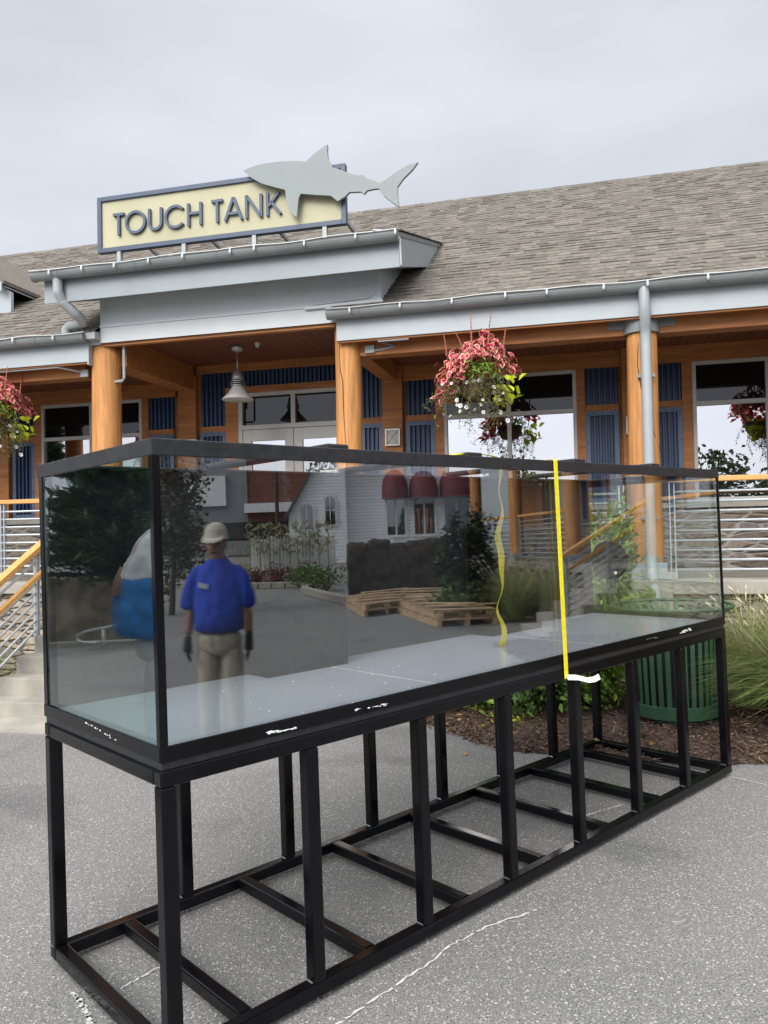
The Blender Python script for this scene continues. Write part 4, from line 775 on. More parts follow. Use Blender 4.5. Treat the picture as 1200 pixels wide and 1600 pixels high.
# ------------------------------------------------------------------ hanging baskets
def basket(cx, cy, cz, label):
    t = thing('hanging_basket', label, 'flower basket', (cx, cy, cz), BF, 'hanging flower baskets under the gutter'); c = np.array([cx, cy, cz])
    m = MB(); m.lathe([(.05, -.10), (.12, -.08), (.165, 0), (.185, .10), (.16, .10)], 22, (cx, cy, cz)); m.build('bowl', 'coir', t, smooth=True)
    m = MB()
    for a_ in (0, 2.1, 4.2): m.tube([(cx+.2*math.cos(a_), cy+.2*math.sin(a_), cz+.1), (cx, cy, cz+.58)], .003, 4)
    m.tube([(cx, cy, cz+.58), (cx+.02, cy, cz+.61), (cx, cy, cz+.65), (cx-.02, cy, cz+.63)], .006, 6); m.build('hanger', 'hole', t)
    n = 760; d = unit(rng.normal(size=(n, 3))*[1, 1, .8]); d[:, 2] = np.where(d[:, 2] < -.15, -d[:, 2]*.6, d[:, 2]); lump = 1+.16*np.sin(d[:, 0]*7+1)*np.cos(d[:, 1]*6)
    p = c+[-.03, 0, .19]+d*np.array([.40, .36, .33])*(rng.uniform(.72, 1.0, n)*lump)[:, None]; p[:, 2] -= np.maximum(0, -d[:, 0]-.1)*.30*rng.uniform(.2, 1.2, n)
    p[:, 2] += .10*np.exp(-((p[:, 0]-cx-.13)/.12)**2)
    keep = ~((np.abs(p[:, 0]-cx-.08) < .15) & (np.abs(p[:, 2]-cz-.20) < .085) & (p[:, 1] < cy)); p, d = p[keep], d[keep]; n = len(p)
    D = unit(d*[1, 1, .2]+rng.normal(size=(n, 3))*.45+[0, 0, -.55]); leaves('coleus_leaf', p, D, d*.8+rng.normal(size=(n, 3))*.35+[0, 0, .5], rng.uniform(.06, .115, n), rng.uniform(.042, .07, n), ['coleus', 'coleusedge'], t, two=.74)
    for i in range(8):
        m = MB(); a_ = i*.785+rng.uniform(-.2, .2); r0_ = rng.uniform(.14, .30); q = c+np.array([r0_*math.cos(a_), r0_*.8*math.sin(a_)-.05, .36]); h = rng.uniform(.22, .40); l = np.array([math.cos(a_), 0])*rng.uniform(.02, .09)
        pts = [tuple(q+[l[0]*f*f, l[1]*f*f, h*f]) for f in np.linspace(0, 1, 22)]; m.tube(pts, [.011*(1-.7*i_/21)*(1.3 if i_ % 2 else .7) for i_ in range(22)], 6); m.build('flower_spike', 'spike', t)
    n = 150; p = c+[.08, -.24, .18]+rng.normal(size=(n, 3))*[.09, .05, .05]; leaves('filler_leaf', p, unit(rng.normal(size=(n, 3))+[0, -.4, .2]), rng.normal(size=(n, 3))+[0, -1, .6], rng.uniform(.05, .085, n), rng.uniform(.014, .022, n), 'leafb', t)
    n = 1700; k = 44; st_ = c+np.c_[rng.uniform(-.26, .26, k), rng.uniform(-.27, .12, k), rng.uniform(.0, .14, k)]; en = st_+np.c_[rng.normal(size=k)*.12-.03, rng.normal(size=k)*.08-.04, -rng.uniform(.15, .52, k)]; i = rng.integers(0, k, n); q = rng.uniform(0, 1, n)[:, None]
    bend = np.c_[(st_-c)[i, :2]*.45, np.zeros(n)]; p = st_[i]*(1-q)+en[i]*q+bend*(q*(1-q)*3)+rng.normal(size=(n, 3))*.018
    leaves('trailing_leaf', p, rng.normal(size=(n, 3))+[0, 0, -.3], rng.normal(size=(n, 3)), rng.uniform(.015, .032, n), rng.uniform(.007, .014, n), 'trail', t)
    m = MB()
    for j in range(k): m.tube([tuple(st_[j]*(1-f)+en[j]*f+np.r_[(st_[j]-c)[:2]*.45, 0]*f*(1-f)*3) for f in np.linspace(0, 1, 6)], .0022, 4)
    m.build('trailing_stem', 'stem', t)
    for j in range(32):
        m = MB(); a_ = rng.integers(0, n); q = p[a_]+rng.normal(size=3)*.03; q[1] -= .03; dv = Vector((q[0]-cx+rng.normal()*.08, q[1]-cy-.12, .05+rng.normal()*.1)).normalized(); u_ = dv.orthogonal().normalized(); w_ = dv.cross(u_); rr = rng.uniform(.016, .028); q = Vector(q)
        vs = [q]+[q+dv*rr*.3+(u_*math.cos(b_*.6283)+w_*math.sin(b_*.6283))*rr*.28 for b_ in range(10)]+[q+dv*rr*.45+(u_*math.cos(b_*.6283)+w_*math.sin(b_*.6283))*rr*(1 if b_ % 2 else .8) for b_ in range(10)]
        m.add(vs, [(0, 1+b_, 1+(b_+1) % 10) for b_ in range(10)], 1); m.f += [(1+b_, 11+b_, 11+(b_+1) % 10, 1+(b_+1) % 10) for b_ in range(10)]; m.m += [0]*10; m.build('petunia', ['petunia', 'trail'], t)
    n = 22; p = c+[.30, -.10, -.02]+rng.normal(size=(n, 3))*[.06, .06, .065]; leaves('lime_leaf', p, unit(rng.normal(size=(n, 3))*.5+[.7, -.1, -.3]), rng.normal(size=(n, 3))*.4+[0, -.5, 1], rng.uniform(.08, .13, n), rng.uniform(.07, .10, n), 'lime', t)
    return t
b0_ = basket(-1.62, -.10, 2.93, 'flower basket hanging between the entry and the downpipe post')
def bcopy(s, t, z, rot, label): copy_tree(b0_, world=BF @ Matrix.Translation((s, t, z)) @ Matrix.Rotation(rot, 4, 'Z'), label=label)
bcopy(-7.36, -.10, 2.86, .5, 'flower basket hanging at the left edge over the left railing'); bcopy(1.72, -.02, 2.80, 2.2, 'flower basket hanging right of the downpipe post'); bcopy(4.4, -.1, 2.86, 1.2, 'flower basket hanging before the narrow stairs'); bcopy(10.3, -.1, 2.86, 4., 'flower basket hanging past the narrow stairs')
# ------------------------------------------------------------------ litter bin
bx_, by_ = 2.19, 6.08
tb = thing('litter_bin', 'green slatted litter bin behind the right end of the stand', 'bin', (bx_, by_, .02)); C0 = (bx_, by_, 0)
m = MB(); m.lathe([(.235, .015), (.24, .05), (.24, .10), (.20, .10)], 40, C0); m.build('base', 'green', tb, smooth=False)
m = MB(); m.lathe([(.308, .105), (.322, .11), (.326, .20), (.312, .205)], 48, C0, close=False); m.build('band', 'green', tb)
m = MB(); m.lathe([(.285, .11), (.29, .78)], 32, C0, close=True); m.build('liner', 'dark', tb)
m = MB(); pf = [(.312, .19), (.320, .45), (.328, .70), (.342, .78), (.375, .855), (.43, .905), (.445, .925)]
for k in range(34):
    a_ = 2*math.pi*k/34; ca, sa = math.cos(a_), math.sin(a_)
    ribbon(m, [(bx_+r*ca, by_+r*sa, z) for r, z in pf], .034, .005, side=(-sa, ca, 0))
m.build('slats', 'green', tb)
m = MB(); n = 56
for rr, zz_, rad in ((.447, .928, .013), (.360, .83, .008), (.322, .71, .006)): m.tube([(bx_+rr*math.cos(2*math.pi*i/n), by_+rr*math.sin(2*math.pi*i/n), zz_) for i in range(n+1)], rad, 8, cap=False)
m.build('rim', 'green', tb, smooth=True)
# ------------------------------------------------------------------ planting in front of the porch
grass_clump('fountain_grass', 'tall fountain grass clump right of the green bin', (3.05, 5.70, .05), .88, .62, 3800, ['grass', 'grass', 'grassdry'], plumes=30, sd=1)
grass_clump('fountain_grass', 'fountain grass clump against the stone wall at the right edge', (3.65, 5.95, .05), .95, .6, 1600, ['grass', 'grassdry'], plumes=16, sd=2)
grass_clump('fountain_grass', 'fountain grass clump close behind the green bin', (2.90, 6.35, .05), .90, .55, 1600, ['grass', 'grassdry'], plumes=12, sd=7)
grass_clump('fountain_grass', 'low green grass clump left of the stairs', bw(-6.75, -1.15, -.08), .62, .5, 700, ['grass', 'leafb'], plumes=0, sd=3)
grass_clump('fountain_grass', 'green grass clump behind the sloping stair railing', bw(-7.4, -.7, -.08), .7, .5, 500, ['grass', 'leafb'], sd=4)
for i, (s, t_, hh) in enumerate(((4.2, -1.0, .8), (5.2, -.9, .8), (7.7, -.8, .95), (8.3, -1.3, 1.0), (9.0, -.8, 1.0), (9.8, -1.2, .95), (10.8, -.9, .9), (12.0, -1.1, .85))):
    p = bw(s, t_, 0); grass_clump('fountain_grass', 'fountain grass clump growing along the right part of the porch', (p[0], p[1], .02), hh, .75, 700, ['grass', 'grassdry'], plumes=26, sd=10+i, group='fountain grasses along the right porch')
for i, (x, y, r, h, lf, lb) in enumerate(((.66, 6.72, .42, .40, 'leafb', 'bright green low shrub nearest the asphalt behind the stand'), (.98, 6.95, .48, .52, 'leaf', 'dark green shrub behind the bright green low shrub'), (1.22, 6.55, .38, .44, 'leaf', 'dark leafy shrub in the middle of the mulch bed'), (1.58, 6.60, .38, .46, 'leafb', 'light green shrub left of the green bin'))):
    bush('shrub', lb, 'shrub', (x, y, h*.95), (r, r, h), 2600, lf, .062, clumps=60)
p = bw(-.42, -.85, 0); rh = bush('shrub', 'tall glossy yellow green shrub before the orange post', 'shrub', (p[0], p[1], 1.05), (.40, .36, .88), 1500, 'rhodo', .11, clumps=46, spread=.16, asp=.32)
p, d = blob_pts(40, (.93, 6.1, .07), (.25, .3, .05), .2); leaves('seedlings', p, rng.normal(size=(40, 3))+[0, 0, 1], rng.normal(size=(40, 3)), .05, .025, 'lime'); o = bpy.data.objects['seedlings']; tag(o, 'tiny green seedlings sprouting at the mulch edge', 'seedlings', kind='stuff')
L_('treebrown', (.085, .07, .04))
# ------------------------------------------------------------------ yard to the right, seen mirrored in the front glass
hs = thing('clapboard_house', 'white clapboard house with red dome awnings across the yard', 'house', RX((-.5, 40, 0)))
m = MB(RX); m.prism([(-4.8, 40, -.2), (-2, 40, -.2), (-2, 40, 6.6), (-2.5, 40, 6.6), (-4.8, 40, 2.7)], (0, 8, 0)); m.box((-2, 40.8, -.2), (.3, 48, 6.0)); m.box((.3, 39.4, -.2), (4.9, 48, 5.2)); m.build('wall', 'clap', hs)
m = MB(RX); m.prism([(-5.05, 39.7, 2.45), (-2.4, 39.7, 6.95), (-2.4, 39.7, 6.75), (-5.05, 39.7, 2.25)], (0, 8.5, 0)); m.prism([(-2.4, 39.7, 6.95), (.5, 39.7, 5.0), (.5, 39.7, 4.85), (-2.4, 39.7, 6.75)], (0, 8.5, 0)); m.box((.2, 39.1, 5.2), (5.1, 48, 5.4)); m.build('roof', 'sh3', hs)
m = MB(RX); m.box((-2.12, 39.95, -.2), (-1.9, 40.02, 6.4)); m.box((.25, 39.33, -.2), (.45, 39.42, 5.2)); m.box((-4.85, 39.95, -.2), (-4.7, 40.02, 2.6)); m.build('corner_board', 'whitep', hs)
def archpoly(x0, x1, z0, z1, y):
    r = (x1-x0)/2; c = (x0+x1)/2; return [(x0, y, z0), (x1, y, z0)]+[(c+r*math.cos(q*math.pi/10), y, z1-r+r*math.sin(q*math.pi/10)) for q in range(11)]
for x0, x1, z0, z1 in ((-3.0, -2.45, 1.95, 3.45), (-4.25, -3.6, .35, 3.1)):
    m = MB(RX); m.prism(archpoly(x0-.09, x1+.09, z0-.06, z1+.09, 39.92), (0, .06, 0)); w = m.build('window', 'whitep', hs); m = MB(RX); m.prism(archpoly(x0+.03, x1-.03, z0+.03, z1-.03, 39.90), (0, .015, 0)); m.build('pane', 'win', w)
    m = MB(RX); m.box(((x0+x1)/2-.02, 39.885, z0), ((x0+x1)/2+.02, 39.897, z1)); m.box((x0, 39.885, (z0+z1)/2), (x1, 39.895, (z0+z1)/2+.04)); m.build('muntin', 'whitep', w)
for x0, x1, zt in ((-.05, 1.25, 4.6), (1.32, 2.75, 4.5), (2.85, 4.5, 4.7)):
    m = MB(RX); m.box((x0+.1, 39.30, 1.2), (x1-.1, 39.39, 3.25)); w = m.build('window', 'whitep', hs); c = (x0+x1)/2
    for a_, b_ in ((x0+.22, c-.05), (c+.05, x1-.22)):
        m = MB(RX); m.box((a_, 39.28, 1.35), (b_, 39.297, 3.1)); m.build('pane', 'win', w)
    m = MB(RX); rx = (x1-x0)/2; vs = []; na, nb = 12, 8
    for i in range(na+1):
        for j in range(nb+1):
            th, ph = math.pi*i/na, math.pi/2*j/nb; vs.append((c-rx*math.cos(th), 39.38-1.0*math.sin(th)**.7*math.cos(ph)**.9, 3.15+(zt-3.15)*math.sin(ph)*math.sin(th)**.6))
    m.add(vs, [(i*(nb+1)+j, (i+1)*(nb+1)+j, (i+1)*(nb+1)+j+1, i*(nb+1)+j+1) for i in range(na) for j in range(nb)])
    a_ = m.build('awning', 'awning', hs); k = a_.modifiers.new('solid', 'SOLIDIFY'); k.thickness = .02
m = MB(RX); m.box((-4.9, 38.2, -.1), (-3.2, 39.9, .3)); m.box((-4.7, 37.8, -.1), (-3.4, 38.2, .15)); m.build('steps', 'concrete', hs)
m = MB(RX)
for i in range(26):
    x = -4.1+i*.1; m.box((x, 24, .50), (x+.075, 24.03, 1.5+.05*math.sin(i*1.3)))
for z in (.7, 1.25): m.box((-4.15, 24.031, z), (-1.45, 24.06, z+.08))
solo('picket_fence', m, 'whitep', 'white board fence in front of the clapboard house', 'fence', RX((-2.8, 24, .5)))
for i in range(9):
    x = -4.1+i*.3; m = MB(RX); q = [(x, 23.7, .4), (x+random.uniform(-.05, .05), 23.7, 1.2), (x+random.uniform(-.1, .1), 23.7, 1.9)]; m.tube(q, [.025, .018, .008], 6); t = thing('dried_stalk', 'dried brown stalk bundle before the white fence', 'dried plant', RX((x, 23.7, .4)), None, 'dried stalks along the white fence'); m.build('stem', 'grassdry', t)
    n = 30; pp = np.c_[x+rng.normal(size=n)*.1, 23.7+rng.normal(size=n)*.08, rng.uniform(1.0, 1.95, n)]; leaves('dry_leaf', pp, rng.normal(size=(n, 3))+[0, 0, -1], rng.normal(size=(n, 3)), .22, .05, 'grassdry', t, xf=RX)
from mathutils import noise as nse
for i in range(5):
    x0 = -.80+i*.44; m = MB(RX); h = 1.36+.06*math.sin(i*2.1); n = 14; vs = []; cx_ = x0+.22
    bm = bmesh.new(); bmesh.ops.create_cube(bm, size=1); bmesh.ops.subdivide_edges(bm, edges=bm.edges, cuts=15, use_grid_fill=True)
    for v in bm.verts:
        c = v.co.copy(); k_ = 1-.16*(abs(c.x*2)**6+abs(c.y*2)**6+max(0, c.z*2)**6)/3*1.5; q = Vector((cx_+c.x*.60*k_, 18.3+c.y*.8*k_, (c.z*k_+.5)*h)); d = nse.noise(q*4)*.07+nse.noise(q*11)*.045; v.co = q+Vector((c.x, c.y, c.z)).normalized()*d
    m.v = [tuple(v.co) for v in bm.verts]; m.f = [tuple(v.index for v in f.verts) for f in bm.faces]; m.m = [0]*len(m.f); bm.free()
    solo('bale', m, 'darkrock', 'dark brown rounded bale in the row beside the pallets', 'bale', RX((cx_, 18.3, 0)), group='dark bales in a row', smooth=True)
bush('shrub', 'big dark clipped shrub beside the dark bales', 'shrub', (1.50, 14.4, 1.0), (.56, .5, .95), 5200, 'shrubd', .085, clumps=90, xf=RX, spread=.16)
bush('shrub', 'loose green shrub below the big dark shrub', 'shrub', (1.25, 13.9, .35), (.5, .4, .35), 600, 'leaf', .1, xf=RX)
def pallet(P0, A, B, z, label, gname, tops=True):
    P0, A, B = Vector((*P0, z)), Vector((*A, 0)), Vector((*B, 0)); t = thing('wooden_pallet', label, 'pallet', RX(tuple(P0+A/2+B/2)), None, gname); a_, b_ = A.normalized(), B.normalized(); LA, LB = A.length, B.length
    m = MB(RX)
    for q in (0, .46, .92): p = P0+B*q; w_ = b_*.08*LB; m.prism([tuple(p), tuple(p+w_), tuple(p+w_+Vector((0, 0, .1))), tuple(p+Vector((0, 0, .1)))], A)
    m.build('stringer', 'wood', t); m = MB(RX); q = 0
    while q+.1 < LA: p = P0+a_*q+Vector((0, 0, .101)); m.prism([tuple(p), tuple(p+a_*.095), tuple(p+a_*.095+Vector((0, 0, .02))), tuple(p+Vector((0, 0, .02)))], B); q += random.uniform(.13, .2)
    m.build('deck_board', 'wood', t)
sA = ((.80, 12.60), (-.85, 3.40), (1.0, .12)); gA = 'pallets in the front stack'
for i in range(2): pallet((sA[0][0]+.03*math.sin(i*2), sA[0][1]+.05*i), (sA[1][0]+.05*i, sA[1][1]-.1*i), sA[2], .001+.125*i, ('bottom' if i == 0 else 'upper')+' long raw wood pallet in the larger front stack', gA)
for i in range(8):
    z = .255+.024*i; x = .75-.06*i+random.uniform(-.1, .1); y = 12.7+.35*i; m = MB(RX); an = random.uniform(-.35, .25); d = Vector((math.cos(an), math.sin(an), 0))*random.uniform(.9, 1.25); w_ = Vector((-d.y, d.x, 0)).normalized()*.14; p = Vector((x-.1, y, z)); m.prism([tuple(p), tuple(p+w_), tuple(p+w_+Vector((0, 0, .022))), tuple(p+Vector((0, 0, .022)))], d)
    solo('loose_plank', m, 'wood', 'loose plank lying on the larger pallet stack', 'plank', RX((x, y, z)), group='loose planks on the pallets')
for i in range(2): pallet((-.42+.03*i, 14.43), (-.45, 2.2), (.85, .75), .001+.125*i, ('bottom' if i == 0 else 'upper')+' raw wood pallet in the smaller rear stack', 'pallets in the rear stack')
for i in range(4):
    z = .255+.024*i; m = MB(RX); p = Vector((-.6+.05*i, 14.8+.35*i, z)); d = Vector((.95, .5+.1*i, 0)); w_ = Vector((-.07, .12, 0)); m.prism([tuple(p), tuple(p+w_), tuple(p+w_+Vector((0, 0, .022))), tuple(p+Vector((0, 0, .022)))], d); solo('loose_plank', m, 'wood', 'loose plank lying on the smaller pallet stack', 'plank', RX(tuple(p)), group='loose planks on the rear pallets')
kp = resample([(-9, 26), (-4.5, 23.4), (-2.2, 22.8), (-2.15, 20.6), (-.84, 17.06), (-.6, 16.6)], 34)
for i in range(33):
    a_, b_ = kp[i], kp[i+1]; m = MB(RX); m.bar((*(a_+(b_-a_)*.04), .09), (*(a_+(b_-a_)*.96), .09), .22, .18); solo('kerb_stone', m, 'concrete', 'pale kerb stone edging the flower bed', 'kerb stone', RX((*a_, 0)), group='kerb stones round the flower bed', bevel=.02)
for i, (x, y) in enumerate(((-4.6, 25.0), (-4.0, 24.6), (-3.4, 24.7), (-5.4, 26), (-6.2, 27))): grass_clump('fountain_grass', 'pale grass clump in the far flower bed', (x, y, .1), .95, .7, 260, ['grassdry', 'grass'], xf=RX, plumes=10, sd=30+i, group='grasses in the far flower bed')
for i, (x, y, lf) in enumerate(((-3.4, 23.8, 'redfl'), (-2.8, 23.5, 'redfl'), (-2.4, 22.9, 'leaf'), (-2.0, 22.0, 'leaf'), (-1.6, 21, 'leaf'), (-4.2, 23.9, 'redfl'))): bush('bedding_plant', ('dark red' if lf == 'redfl' else 'green')+' bedding plants behind the kerb stones', 'plant', (x, y, .35), (.55, .5, .35), 420, lf, .09, xf=RX, group='dark red bedding plants' if lf == 'redfl' else 'green bedding plants')
bb = thing('brick_shop', 'far red brick shop with grey front and dark awning', 'shop', RX((-9, 60, 0)))
m = MB(RX); m.box((-10.4, 60, 0), (-3.5, 70, 8.5)); m.build('brick_wall', 'brick', bb); m = MB(RX); m.box((-19, 59.9, 0), (-10.4, 70, 9)); m.build('grey_wall', 'render', bb)
m = MB(RX); m.box((-10.6, 59.5, 3.3), (-3.4, 60, 4.0)); m.box((-14.9, 59.6, 3.9), (-12.0, 59.9, 6.2)); m.build('sign_band', 'whitep', bb)
m = MB(RX); m.prism([(-13.4, 59.9, 2.6), (-13.4, 58.6, 1.4), (-13.4, 58.6, 1.2), (-13.4, 59.9, 1.2)], (7.5, 0, 0)); m.build('awning', 'panel', bb)
m = MB(RX); m.box((-13.2, 59.7, .1), (-3.8, 59.88, 1.2)); m.build('window', 'win', bb)
m = MB(RX); m.tube([(-7.9, 58, 0), (-7.9, 58, 9)], .14, 10); solo('utility_pole', m, 'bark', 'tall dark pole before the brick shop', 'pole', RX((-7.9, 58, 0)))
def tree(name, label, c, r, h, n, leafm, size, xf=None, group=None, clumps=40, spread=.2, tr=1.):
    loc = xf((c[0], c[1], 0)) if xf else (c[0], c[1], 0); t = thing(name, label, 'tree', loc, None, group); m = MB(xf); hc = h-r[2]
    m.tube([(c[0], c[1], -.1), (c[0]+.1, c[1], hc*.6), (c[0], c[1], hc+r[2]*.5)], [.22*tr, .16*tr, .05*tr], 10)
    for i in range(9):
        a_ = random.uniform(0, 6.28); z = hc*random.uniform(.5, 1.1); m.tube([(c[0], c[1], z), (c[0]+r[0]*.4*math.cos(a_), c[1]+r[1]*.4*math.sin(a_), z+r[2]*.35), (c[0]+r[0]*.85*math.cos(a_), c[1]+r[1]*.85*math.sin(a_), z+r[2]*.7)], [.08*tr, .05*tr, .015*tr], 6)
    m.build('trunk', 'bark', t); p, d = blob_pts(n, (c[0], c[1], hc), r, .5, clumps, spread); s = size*rng.uniform(.6, 1.3, n)
    leaves('crown', p, rng.normal(size=(n, 3)), unit(rng.normal(size=(n, 3))+[0, 0, .8]), s, s*.55, leafm, t, xf=xf)
for i, (x, y, h, r, nm) in enumerate(((-22, -34, 7.5, 3.4, 'leftmost tree of the row beyond the yard'), (-29, -36, 8.5, 3.6, 'tall tree at the end of the row beyond the yard'), (-15, -37, 6.6, 3.0, 'low tree inside the row beyond the yard'), (-.5, -33, 6.4, 3.0, 'tree mirrored in the right porch window'), (5, -34, 5.6, 2.8, 'shorter tree mirrored in the right porch window'), (10, -36, 7.2, 3.2, 'rightmost tree beyond the yard'))):
    tree('broadleaf_tree', nm, (x, y), (r, r, h*.45), h, 2600, 'treeleaf', .38, group=None)
tree('broadleaf_tree', 'brown leaved tree at the left end of the flower bed', (-4.45, 16.2), (.85, .8, 1.6), 3.7, 4200, 'treebrown', .12, xf=RX, tr=.3, clumps=70)
# ------------------------------------------------------------------ yard to the left, seen mirrored in the end glass
ft = thing('fir_tree', 'dense dark green fir above the rock wall', 'tree', LX((-4.3, 13.0, .8)))
m = MB(LX); m.tube([(-4.3, 13, .7), (-4.3, 13, 5.2)], [.14, .03], 8); m.build('trunk', 'bark', ft)
P_, D_ = [], []
for i in range(560):
    z = 1.0+4.0*random.random()**1.25; a_ = random.uniform(0, 6.28); Rr = 1.55*(1-(z-1.0)/4.4)**.7*random.uniform(.75, 1.1); d = np.array([math.cos(a_), math.sin(a_), random.uniform(-.05, .5)])
    for q in np.linspace(.25, 1, 11):
        for k in range(3):
            b = np.array([-4.3, 13, z])+d*Rr*q+rng.normal(size=3)*.03; P_.append(b); D_.append(d+rng.normal(size=3)*.55+[0, 0, .35])
n = len(P_); leaves('foliage', P_, D_, rng.normal(size=(n, 3)), rng.uniform(.16, .30, n), rng.uniform(.025, .045, n), 'fir', ft, xf=LX)
grass_clump('fountain_grass', 'tall pale grass beside the dark fir', (-3.25, 12.9, .9), 1.3, .7, 500, ['grassdry', 'grassdry'], xf=LX, plumes=10, sd=50)
m = MB(LX); nx_, nz_ = 60, 14; vs = []
from mathutils import noise as nse
for i in range(nx_+1):
    for j in range(nz_+1):
        x = -6.2+4.4*i/nx_; z = .98*j/nz_; k_ = nse.noise(Vector((x*1.3, z*1.6, 2)))*.22+nse.noise(Vector((x*4, z*4, 5)))*.08; vs.append((x, 12.25+k_+.25*(j/nz_)**2, z+(k_*.3 if j else 0)))
m.add(vs, [(i*(nz_+1)+j, (i+1)*(nz_+1)+j, (i+1)*(nz_+1)+j+1, i*(nz_+1)+j+1) for i in range(nx_) for j in range(nz_)]); m.add([(-6.2, 12.5, .95), (-1.8, 12.5, .95), (-1.8, 14.5, .95), (-6.2, 14.5, .95)], [(0, 1, 2, 3)])
solo('rock_wall', m, 'rock', 'rough brown rock retaining wall under the fir', 'wall', LX((-4, 12.3, 0)))
m = MB(LX); m.box((-6.2, 11.85, -.05), (-1.8, 12.02, .07)); tag(m.build('kerb', 'concrete', bevel=.01), None, None, kind='structure')
m = MB(LX); m.tube([(-3.3, 11.5, .40), (-3.9, 11.5, .36), (-4.45, 11.5, .27), (-4.57, 11.5, .22), (-4.58, 11.5, .15), (-4.5, 11.5, .11), (-4.3, 11.5, .10)], .02, 8); m.tube([(-4.2, 11.5, 0), (-4.2, 11.5, .31)], .02, 8); m.tube([(-3.4, 11.5, 0), (-3.4, 11.5, .39)], .02, 8)
solo('hand_rail', m, 'rail', 'low looped metal handrail by the rock wall', 'handrail', LX((-4, 11.5, 0)), smooth=True)
# ------------------------------------------------------------------ people (seen mirrored)
M['skin'] = mat('skin', (.30, .16, .10), .55, var=.08); M['shirt'] = mat('royal_blue_cotton', (.010, .05, .42), .85, var=.12, scale=9, bump=.25, bscale=14); M['khaki'] = mat('khaki_cotton', (.42, .36, .27), .85, var=.12, scale=9, bump=.3, bscale=16)
M['cap'] = mat('beige_cap', (.52, .48, .40), .85, var=.08); M['glove'] = mat('black_glove', (.012, .012, .016), .7); M['hair'] = mat('brown_hair', (.03, .02, .013), .7); M['boot'] = mat('dark_boot', (.02, .018, .016), .6); M['tee'] = mat('pale_grey_cotton', (.80, .82, .85), .85, var=.1, bump=.3, bscale=12); M['blueapron'] = mat('blue_cotton', (.015, .17, .48), .85, var=.15, scale=7, bump=.4, bscale=10); M['pale'] = mat('pale_trousers', (.66, .70, .72), .85, var=.1, bump=.3, bscale=12)
def skin(name, V, Ed, Rd, mt, parent, sub=2):
    me = bpy.data.meshes.new(name); off = parent['_off']; me.from_pydata([(v[0]-off[0], v[1]-off[1], v[2]-off[2]) for v in V], Ed, []); me.update(); me.materials.append(M[mt]); o = bpy.data.objects.new(name, me); COL.objects.link(o); o.parent = parent; o['_off'] = off
    k = o.modifiers.new('skin', 'SKIN'); k.use_smooth_shade = True
    for i, r in enumerate(Rd): me.skin_vertices[0].data[i].radius = r if isinstance(r, tuple) else (r, r)
    me.skin_vertices[0].data[0].use_root = True
    k = o.modifiers.new('sub', 'SUBSURF'); k.levels = k.render_levels = sub; return o
def hand(w, d, side, parent, mt, curl=.35):
    "gloved hand from wrist w along d: palm, four fingers, thumb"
    m = MB(); w = Vector(w); d = Vector(d).normalized(); x = Vector((side, 0, 0)); x = (x-d*x.dot(d)).normalized(); f = x.cross(d) if side > 0 else d.cross(x); f = -f if f.y > 0 else f
    m.tube([tuple(w-d*.02), tuple(w+d*.02), tuple(w+d*.06), tuple(w+d*.09)], [.032, .036, .042, .036], 10)
    for i, (q, l) in enumerate(((-.03, .065), (-.011, .078), (.010, .074), (.029, .058))):
        b = w+d*.085+f*q; t1 = b+d*l*.5-x*.008*1; t2 = t1+(d*(1-curl)-x*curl).normalized()*l*.5; m.tube([tuple(b), tuple(t1), tuple(t2)], [.0115, .0105, .008], 7)
    b = w+d*.03-f*.034*-1; m.tube([tuple(w+d*.035+f*-.034), tuple(w+d*.07+f*-.058-x*.01), tuple(w+d*.10+f*-.060-x*.018)], [.013, .012, .009], 7)
    return m.build('glove', mt, parent, smooth=True)
TX = bpy.data.textures.new('folds', 'CLOUDS'); TX.noise_scale = .09; TX.noise_depth = 2
def cloth(o, st=.03):
    k = o.modifiers.new('sub', 'SUBSURF'); k.levels = k.render_levels = 2; k = o.modifiers.new('folds', 'DISPLACE'); k.texture = TX; k.texture_coords = 'LOCAL'; k.strength = st; k.mid_level = .5; return o
pX = RX((-1.17, 5.5, 0)); a_ = math.atan2(-.0779, .99696)-math.pi/2   # local +Y -> ey
p1 = thing('person', 'person standing in blue shirt, beige cap, khaki trousers and black gloves', 'person', (0, 0, 0)); p1.matrix_world = Matrix.Translation(pX) @ Matrix.Rotation(a_, 4, 'Z') @ Matrix.Diagonal((.76, .92, 1, 1))
V = [(0, .02, .95), (0, .02, 1.15), (0, .01, 1.34), (0, .0, 1.44), (0, -.02, 1.50), (0, -.03, 1.58), (.16, .01, 1.31), (.255, 0, 1.10), (.275, -.05, .90), (-.16, .01, 1.31), (-.255, 0, 1.10), (-.275, -.05, .90), (.10, .01, .86), (.115, 0, .48), (.12, .02, .08), (-.10, .01, .86), (-.115, 0, .48), (-.12, .02, .08), (.12, -.12, .045), (-.12, -.12, .045)]
skin('body', V, [(0, 1), (1, 2), (2, 3), (3, 4), (4, 5), (2, 6), (6, 7), (7, 8), (2, 9), (9, 10), (10, 11), (0, 12), (12, 13), (13, 14), (0, 15), (15, 16), (16, 17), (14, 18), (17, 19)], [.15, .13, .07, .062, .092, .098, .045, .048, .036, .045, .048, .036, .09, .065, .045, .09, .065, .045, .04, .04], 'skin', p1)
m = MB(); m.loft([(0, .01, .915, .215, .165), (.008, .0, .955, .232, .18), (0, -.005, 1.02, .228, .192), (-.006, -.005, 1.10, .226, .192), (0, .0, 1.20, .222, .172), (0, .01, 1.29, .222, .147), (0, .012, 1.345, .205, .125), (0, .012, 1.385, .155, .105), (0, .01, 1.42, .10, .088), (0, .005, 1.445, .074, .074)], 28)
